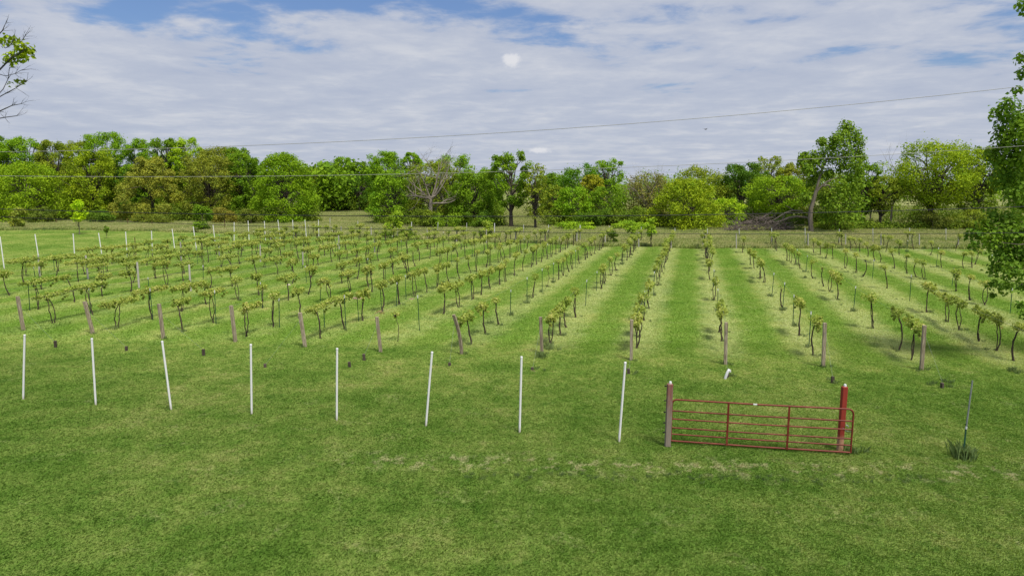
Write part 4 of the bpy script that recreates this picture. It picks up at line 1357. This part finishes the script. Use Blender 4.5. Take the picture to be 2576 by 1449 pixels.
for lst, txt in ((mid, 'inside the left rows of the vineyard'), (far, 'along the far ends of the rows')):
    lst.sort(key=lambda q: q[0][0])
    for i, (b, tpx) in enumerate(lst):
        g = gp(*b)
        tv = at(tpx[0], tpx[1], g.y) - g
        mb = MB().tube([(0, 0, -0.1), (tv.x * 0.5, 0, tv.z * 0.5), (tv.x, 0, tv.z)], [0.068, 0.066, 0.062], 8)
        o = mb.build('line_post', M['line_wood'], None, g)
        tag(o, f'pale grey round wooden post, {ORD[i + 1]} from the left {txt}', 'post', 'grey round line posts')

# brown metal post at the left of the rows
g = gp(*zpt(0, (1372, 400)))
mb = MB().box((0, 0, 0.95), (0.07, 0.012, 2.1)).box((0, 0.022, 0.949), (0.012, 0.05, 2.09))
tag(mb.build('steel_post', M['rust'], None, g, sm=False), 'rusty brown steel post standing among the left white posts', 'post')

# ------------------------------------------------------------------ white pipe posts
FRONT = [((62, 843), (58, 1006)), ((231, 852), (241, 1020)), ((408, 859), (431, 1032)), ((631, 867), (633, 1043)), ((848, 877), (847, 1058)), ((1087, 886), (1071, 1073)), ((1312, 898), (1307, 1089)), ((1573, 912), (1557, 1113))]
BACK = [((0, 596), (11, 677)), ((88, 590), (99, 660)), ((184, 589), (189, 664)), ((248, 587), (256, 640)), ((316, 584), (321, 655)), ((381, 582), (384, 642)), ((433, 577), (440, 630)), ((486, 571), (495, 632)), ((536, 567), (541, 610)), ((589, 560), (589, 616)), ((624, 556), (627, 608)), ((665, 557), (668, 606)), ((699, 554), (705, 602)), ((736, 554), (739, 601)), ((767, 554), (771, 600)), ((801, 554), (802, 596))]


def pipe_post(tpx, bpx, r, label, group):
    g = gp(*bpx)
    tv = at(tpx[0], tpx[1], g.y) - g
    root = empty('pipe_post', g)
    MB().tube([(0, 0, -0.05), tuple(tv * 0.5), tuple(tv)], r, 12).build('pipe', M['pipe_dirty'], root)
    d = tv.normalized()
    MB().tube([tuple(tv - d * 0.03), tuple(tv + d * 0.012), tuple(tv + d * 0.02)], [r * 1.12, r * 1.12, r * 0.8], 12).build('cap', M['white_pipe'], root)
    tag(root, label, 'post', group)
    return g


for i, (a, b) in enumerate(FRONT):
    lean = a[0] - b[0]
    ex = 'leaning right' if lean > 10 else ('leaning left' if lean < -9 else 'upright')
    g = pipe_post(a, b, 0.031, f'tall white pipe post, {ex}, {ORD[i + 1]} from the left on the front lawn', 'white pipe posts on the front lawn')
for i, (a, b) in enumerate(BACK):
    pipe_post(a, b, 0.042, f'slim white pipe post, {ORD[i + 1]} from left along the far left vineyard edge', 'white pipe posts along the far left edge')

# thin posts of the far meadow fence
FENCE = [(644, 745, 1105, 745, 990, 'w'), (644, 1025, 1105, 1025, 1020, 'w'), (644, 1565, 1140, 1565, 1032, 'W'), (644, 1826, 1150, 1832, 1035, 'w'), (644, 2120, 1150, 2120, 1040, 'w'), (644, 2400, 1165, 2400, 1043, 'W'), (1288, 117, 1170, 117, 1058, 'w'), (1288, 370, 1215, 368, 1060, 'g'), (1288, 685, 1240, 685, 1064, 'W'), (1288, 980, 1180, 980, 1073, 'w'), (1288, 1300, 1190, 1300, 1083, 'w'), (1288, 1640, 1190, 1640, 1094, 'w'), (1288, 1967, 1215, 1965, 1099, 'w'), (1288, 2286, 1215, 2285, 1096, 'w'), (1932, 37, 1270, 37, 1093, 'w'), (1932, 375, 1275, 373, 1093, 'w'), (1932, 718, 1270, 717, 1103, 'w'), (1932, 1058, 1265, 1055, 1098, 'w'), (1932, 1428, 1250, 1425, 1093, 'w'), (1932, 1792, 1245, 1790, 1098, 'w')]
for i, (x0, bx, by, tx, ty, kd) in enumerate(FENCE):
    g = gp(x0 + bx / 4, 300.6 + by / 4)
    tv = at(x0 + tx / 4, 300.6 + ty / 4, g.y) - g
    root = empty('fence_post', g)
    r = 0.05 if kd == 'W' else 0.032
    MB().tube([(0, 0, -0.1), tuple(tv * 0.62)], r, 8).build('shaft', M['white_pipe' if kd == 'W' else ('stake_green' if kd == 'g' else 'line_wood')], root)
    MB().tube([tuple(tv * 0.62), tuple(tv)], r * 1.08, 8).build('sleeve', M['white_pipe'], root)
    tag(root, f'thin pale fence post, {ORD[i + 1]} from the left in the meadow behind the rows', 'fence post', 'fence posts in the far meadow')
BROWN = [(25, 565, 25, 540), (142, 566, 141, 552), (260, 565, 261, 551), (322, 570, 322, 550), (383, 572, 383, 556), (566, 580, 566, 556)]
for i, (bx, by, tx, ty) in enumerate(BROWN):
    g = gp(bx, by)
    h = at(tx, ty, g.y).z
    o = MB().tube([(0, 0, -0.1), (0.02, 0, h)], 0.05, 6).build('fence_post', M['rust'], None, g)
    tag(o, f'thin rusty fence post, {ORD[i + 1]} from the left before the left wood', 'fence post', 'rusty fence posts before the left wood')
for j, zz in enumerate((0.75, 1.25)):
    pts = [gp(-60, 566) + Vector((0, 0, zz))] + [gp(b[0], b[1]) + Vector((0, 0, zz)) for b in BROWN]
    tag(MB().tube(pts, 0.006, 4).build('fence_wire', M['rust']), ['lower', 'upper'][j] + ' wire of the rusty fence before the left wood', 'wire', 'wires of the rusty fence')

# ------------------------------------------------------------------ gate
gl, gr = gp(1687, 1117), gp(2139, 1147)
ax = (gr - gl)
GW_ = ax.length
ax.normalize()
root = empty('farm_gate', gl, math.atan2(ax.y, ax.x))
hl = at(1690, 1003, gl.y).z
hr = at(2140, 1031, gr.y).z
GH = (hl + hr) / 2
b0 = 0.10
rr = 0.024
mb = MB()
arc = []
R0 = 0.13
for j in range(6):
    an = math.pi - j * math.pi / 10
    arc.append((R0 + R0 * math.cos(an), 0, GH - R0 + R0 * math.sin(an)))
arc2 = [(GW_ - x, 0, z) for x, y, z in reversed(arc)]
mb.tube([(0, 0, b0), (0, 0, GH * 0.5)] + arc + [(GW_ / 2, 0, GH - 0.012)] + arc2 + [(GW_, 0, GH * 0.5), (GW_, 0, b0)], rr, 10)
mb.build('frame', M['gate_red'], root)
mb = MB().tube([(0, 0, b0), (GW_ / 2, 0, b0 - 0.012), (GW_, 0, b0)], rr, 10).build('bottom_rail', M['gate_red'], root)
H5 = [(818 - 508) / 426, (818 - 592) / 426, (818 - 682) / 426, (818 - 748) / 426]
for f in H5:
    z = b0 + (GH - b0) * f
    MB().tube([(0, 0, z), (GW_ / 2, 0, z - 0.012), (GW_, 0, z)], rr * 0.86, 8).build('rail', M['gate_red'], root)
for f in (0.320, 0.655):
    MB().box((GW_ * f, -0.03, (b0 + GH) / 2 - 0.01), (0.052, 0.012, GH - b0 + 0.03)).build('stay', M['gate_red'], root, sm=False)
o = MB().box((GW_ * 0.468, -0.012, GH - 0.006), (0.10, 0.034, 0.034), 0.004).build('sticker', M['white_pipe'], root, sm=False)
o['label'] = 'small white sticker on the top rail'
for z in (0.35, GH - 0.28):
    MB().tube([(-0.10, 0.05, z), (-0.03, 0.0, z), (0.0, 0.0, z)], [0.016, 0.016, 0.03], 8).build('hinge', M['rust'], root)
MB().tube([(GW_ - 0.02, 0.02, GH * 0.52), (GW_ - 0.1, 0.09, GH * 0.5), (GW_ - 0.2, 0.12, GH * 0.56)], 0.012, 6).build('latch_chain', M['galv'], root)
tag(root, 'long red tubular steel farm gate with five openings between two posts', 'gate')


def gate_post(name, bpx, tpx, w, mat, label):
    g = gp(*bpx)
    h = at(tpx[0], tpx[1], g.y).z
    root = empty(name, g)
    MB().box((0, 0, h / 2 - 0.07), (w * 1.78, w * 1.7, h + 0.14), 0.014, (0.012, 0)).build('timber', M[mat], root, sm=False)
    MB().tube([(0.02, 0, h - 0.01), (0.02, 0, h + 0.05), (0.02, 0, h + 0.065)], [0.036, 0.036, 0.026], 10).build('white_cap', M['white_pipe'], root)
    tag(root, label, 'gate post')
    return root, h


r1, h1 = gate_post('gate_post', (1679, 1124), (1679, 965), 0.082, 'post_faded', 'faded reddish grey gate post at the left end of the red gate')
for f in (0.97, 0.74, 0.56, 0.39, 0.24):
    MB().tube([(-0.08, -0.02, h1 * f), (-0.125, -0.03, h1 * f), (-0.13, -0.03, h1 * f + 0.015)], [0.014, 0.022, 0.015], 8).build('insulator', M['black'], r1)
r2, h2 = gate_post('gate_post', (2112, 1134), (2114, 972), 0.076, 'post_red', 'thick red painted gate post with pale worn foot behind the gate')
MB().tube([(0.06, -0.10, h2 * 0.43), (0.10, -0.13, h2 * 0.42), (0.13, -0.12, h2 * 0.40)], [0.012, 0.016, 0.012], 6).build('latch_bolt', M['galv'], r2)

# galvanised pipe slipped over a green stake at the right
g = gp(2423, 1150)
root = empty('marker_pole', g)
h1_ = at(2424, 1075, g.y).z
h2_ = at(2427, 957, g.y).z
mb = MB().box((0, 0, h1_ / 2), (0.040, 0.008, h1_ + 0.2)).box((0, 0.019, h1_ / 2 - 0.002), (0.008, 0.03, h1_ + 0.19))
mb.build('stake', M['stake_green'], root, sm=False)
MB().tube([(0.0, 0, h1_ - 0.03), (0.02, 0, (h1_ + h2_) / 2), (0.04, 0, h2_)], 0.019, 10).build('pipe', M['galv'], root)
MB().tube([(0, 0, h1_ - 0.04), (0, 0, h1_ + 0.03)], 0.025, 10).build('collar', M['white_pipe'], root)
tag(root, 'galvanised pipe on a green stake right of the red gate', 'pole')

# ------------------------------------------------------------------ power lines
WIRES = [('uppermost power line crossing the sky from lower left to right', [(0, 381), (320, 378), (640, 368), (1288, 331), (1932, 283), (2576, 218)], 23.0, 0.0085, 'wire_grey'),
         ('pale power line crossing the tree tops below the uppermost one', [(0, 442), (320, 446), (644, 445), (1288, 431), (1932, 405), (2576, 368)], 22.4, 0.0072, 'wire_grey'),
         ('thick dark cable crossing the foot of the tree line', [(0, 525), (250, 534), (644, 542), (1288, 545), (1932, 536), (2576, 521)], 21.2, 0.0125, 'wire_dark'),
         ('lowest dark cable hanging across the far ends of the rows', [(332, 558), (644, 570), (1288, 584), (1932, 588), (2420, 588)], 20.6, 0.0085, 'wire_dark')]
for lab, pts, Y, r, mt in WIRES:
    q = [at(x, y, Y) for x, y in pts]
    cf = np.polyfit([p.x for p in q], [p.z for p in q], 2)
    path = [(x, Y, float(np.polyval(cf, x))) for x in np.linspace(-34, 34, 80)]
    tag(MB().tube(path, r, 6).build('power_line', M[mt]), lab, 'power line', 'power lines')

# ------------------------------------------------------------------ small things on the ground
def mound(name, label, cat, px, py, rx, rz, mat):
    g = gp(px, py)
    mb = MB()
    n, m_ = 12, 5
    for j in range(m_ + 1):
        f = j / m_
        for i in range(n):
            an = 2 * math.pi * i / n
            rad = rx * math.cos(f * math.pi / 2) * random.uniform(0.75, 1.2) + 0.005
            mb.v.append((math.cos(an) * rad, math.sin(an) * rad * 0.8, -0.02 + rz * math.sin(f * math.pi / 2) * random.uniform(0.8, 1.15)))
    for j in range(m_):
        for i in range(n):
            i2 = (i + 1) % n
            mb.f.append((j * n + i, j * n + i2, (j + 1) * n + i2, (j + 1) * n + i))
    mb.f.append(tuple(m_ * n + i for i in range(n)))
    return tag(mb.build(name, M[mat], None, g), label, cat)


mound('soil_mound', 'low reddish soil mound between the rows left of centre', 'mound', 899, 752, 0.34, 0.16, 'soil')
mound('soil_mound', 'small reddish soil mound right of the larger one', 'mound', 1036, 753, 0.22, 0.09, 'soil')
mound('stone', 'pale stone lying between the left rows', 'stone', 726, 718, 0.16, 0.12, 'stone')
mound('soil_mound', 'small soil mound far among the left rows', 'mound', 717, 640, 0.2, 0.1, 'soil')
mound('soil_mound', 'bare soil heap around the eighth anchor peg', 'mound', 1342, 934, 0.22, 0.05, 'soil')
mound('stone', 'small pale stones at the foot of the left gate post', 'stone', 1688, 1124, 0.05, 0.04, 'stone')
g = gp(955, 790)
root = empty('dead_branch', g)
mb = MB()
mb.tube([(-0.28, 0, 0.02), (-0.15, 0.02, 0.1), (0.0, 0, 0.16), (0.12, 0, 0.12)], [0.015, 0.02, 0.03, 0.04], 6)
for _ in range(22):
    branches(mb, (random.uniform(0, .2), random.uniform(-.1, .1), 0.02), (random.uniform(-1, 1), random.uniform(-1, 1), 0.6), 0.2, 0.006, 1, 0.6, 0, 3, (1, 2), 3)
mb.build('twigs', ramp_mat('straw_twig', [(0.3, (0.22, 0.13, 0.06)), (0.7, (0.40, 0.27, 0.13))], 6), root)
tag(root, 'heap of dry brown vine cuttings behind the sixth end post', 'cuttings')
# bird
p = at(1775, 326, 120)
mb = MB()
mb.tube([(-0.22, 0, 0), (-0.1, 0, 0), (0.08, 0, 0.01), (0.2, 0, 0.02), (0.27, 0, 0.02)], [0.03, 0.07, 0.08, 0.05, 0.01], 7)
for sg in (1, -1):
    b = len(mb.v)
    mb.v += [(0.12, sg * 0.05, 0.02), (-0.08, sg * 0.05, 0.02), (-0.1, sg * 0.42, 0.14), (0.04, sg * 0.42, 0.15), (-0.14, sg * 0.75, 0.08)]
    mb.f += [(b, b + 1, b + 2, b + 3), (b + 3, b + 2, b + 4)]
tag(mb.build('bird', M['black'], None, p, (0, 0, 0.5)), 'small dark bird flying in the sky above the right trees', 'bird')

# grass tufts and weeds under the rows and at the posts
for x, y, n, s in [(2420, 1150, 14, 1.35), (2150, 1140, 5, 0.9), (2385, 965, 4, 0.8), (1360, 900, 6, 1.0), (1390, 880, 6, 1.0), (2345, 968, 3, .6), (2545, 935, 6, .9)]:
    g = gp(x, y)
    for _ in range(n):
        sp = 0.10 if s > 1.3 else 0.14
        tuft_pts.append((g.x + random.gauss(0, sp), g.y + random.gauss(0, sp), 0))
        tuft_sc.append(s * random.uniform(.6, 1.1))
for i in range(80):                                              # lush tufts along the worn track
    x = random.uniform(1150, 2330)
    g = gp(x, 1196 + (x - 1150) * 0.012 + random.gauss(0, 9))
    tuft_pts.append((g.x, g.y, 0))
    tuft_sc.append(random.uniform(.2, .45))
for k in range(7, 17):                                            # weeds along the right-hand rows
    a = ROW_P * row_line(k).dot(ROW_P)
    for _ in range(26):
        s = random.uniform(s_at(k, 330), s_at(k, FAR(k)))
        p = a + ROW_D * s + ROW_P * random.gauss(0, .2)
        tuft_pts.append((p.x, p.y, 0))
        tuft_sc.append(random.uniform(.25, .6))
for _ in range(500):                                              # rank growth along the mowing edge
    x = random.uniform(-75, 80)
    tuft_pts.append((x, edge_y(x) + abs(random.gauss(0, .6)), 0))
    tuft_sc.append(random.uniform(.7, 1.7))
tf = [blades('weed_tuft', 0.26, 40, 0.26, 0.006, 0.6, M['weed_blade'], droop=0.3) for _ in range(4)]
scatter('weeds', tuft_pts, tuft_sc, tf, 'dark green grass tufts and weeds under rows and posts', 'weeds')
# print('TRIS', sum(len(m.polygons) for m in bpy.data.meshes))
# print('VINES', n_v, len(far_pts), 'STAKES', sum(len(v) for v in srow.values()))
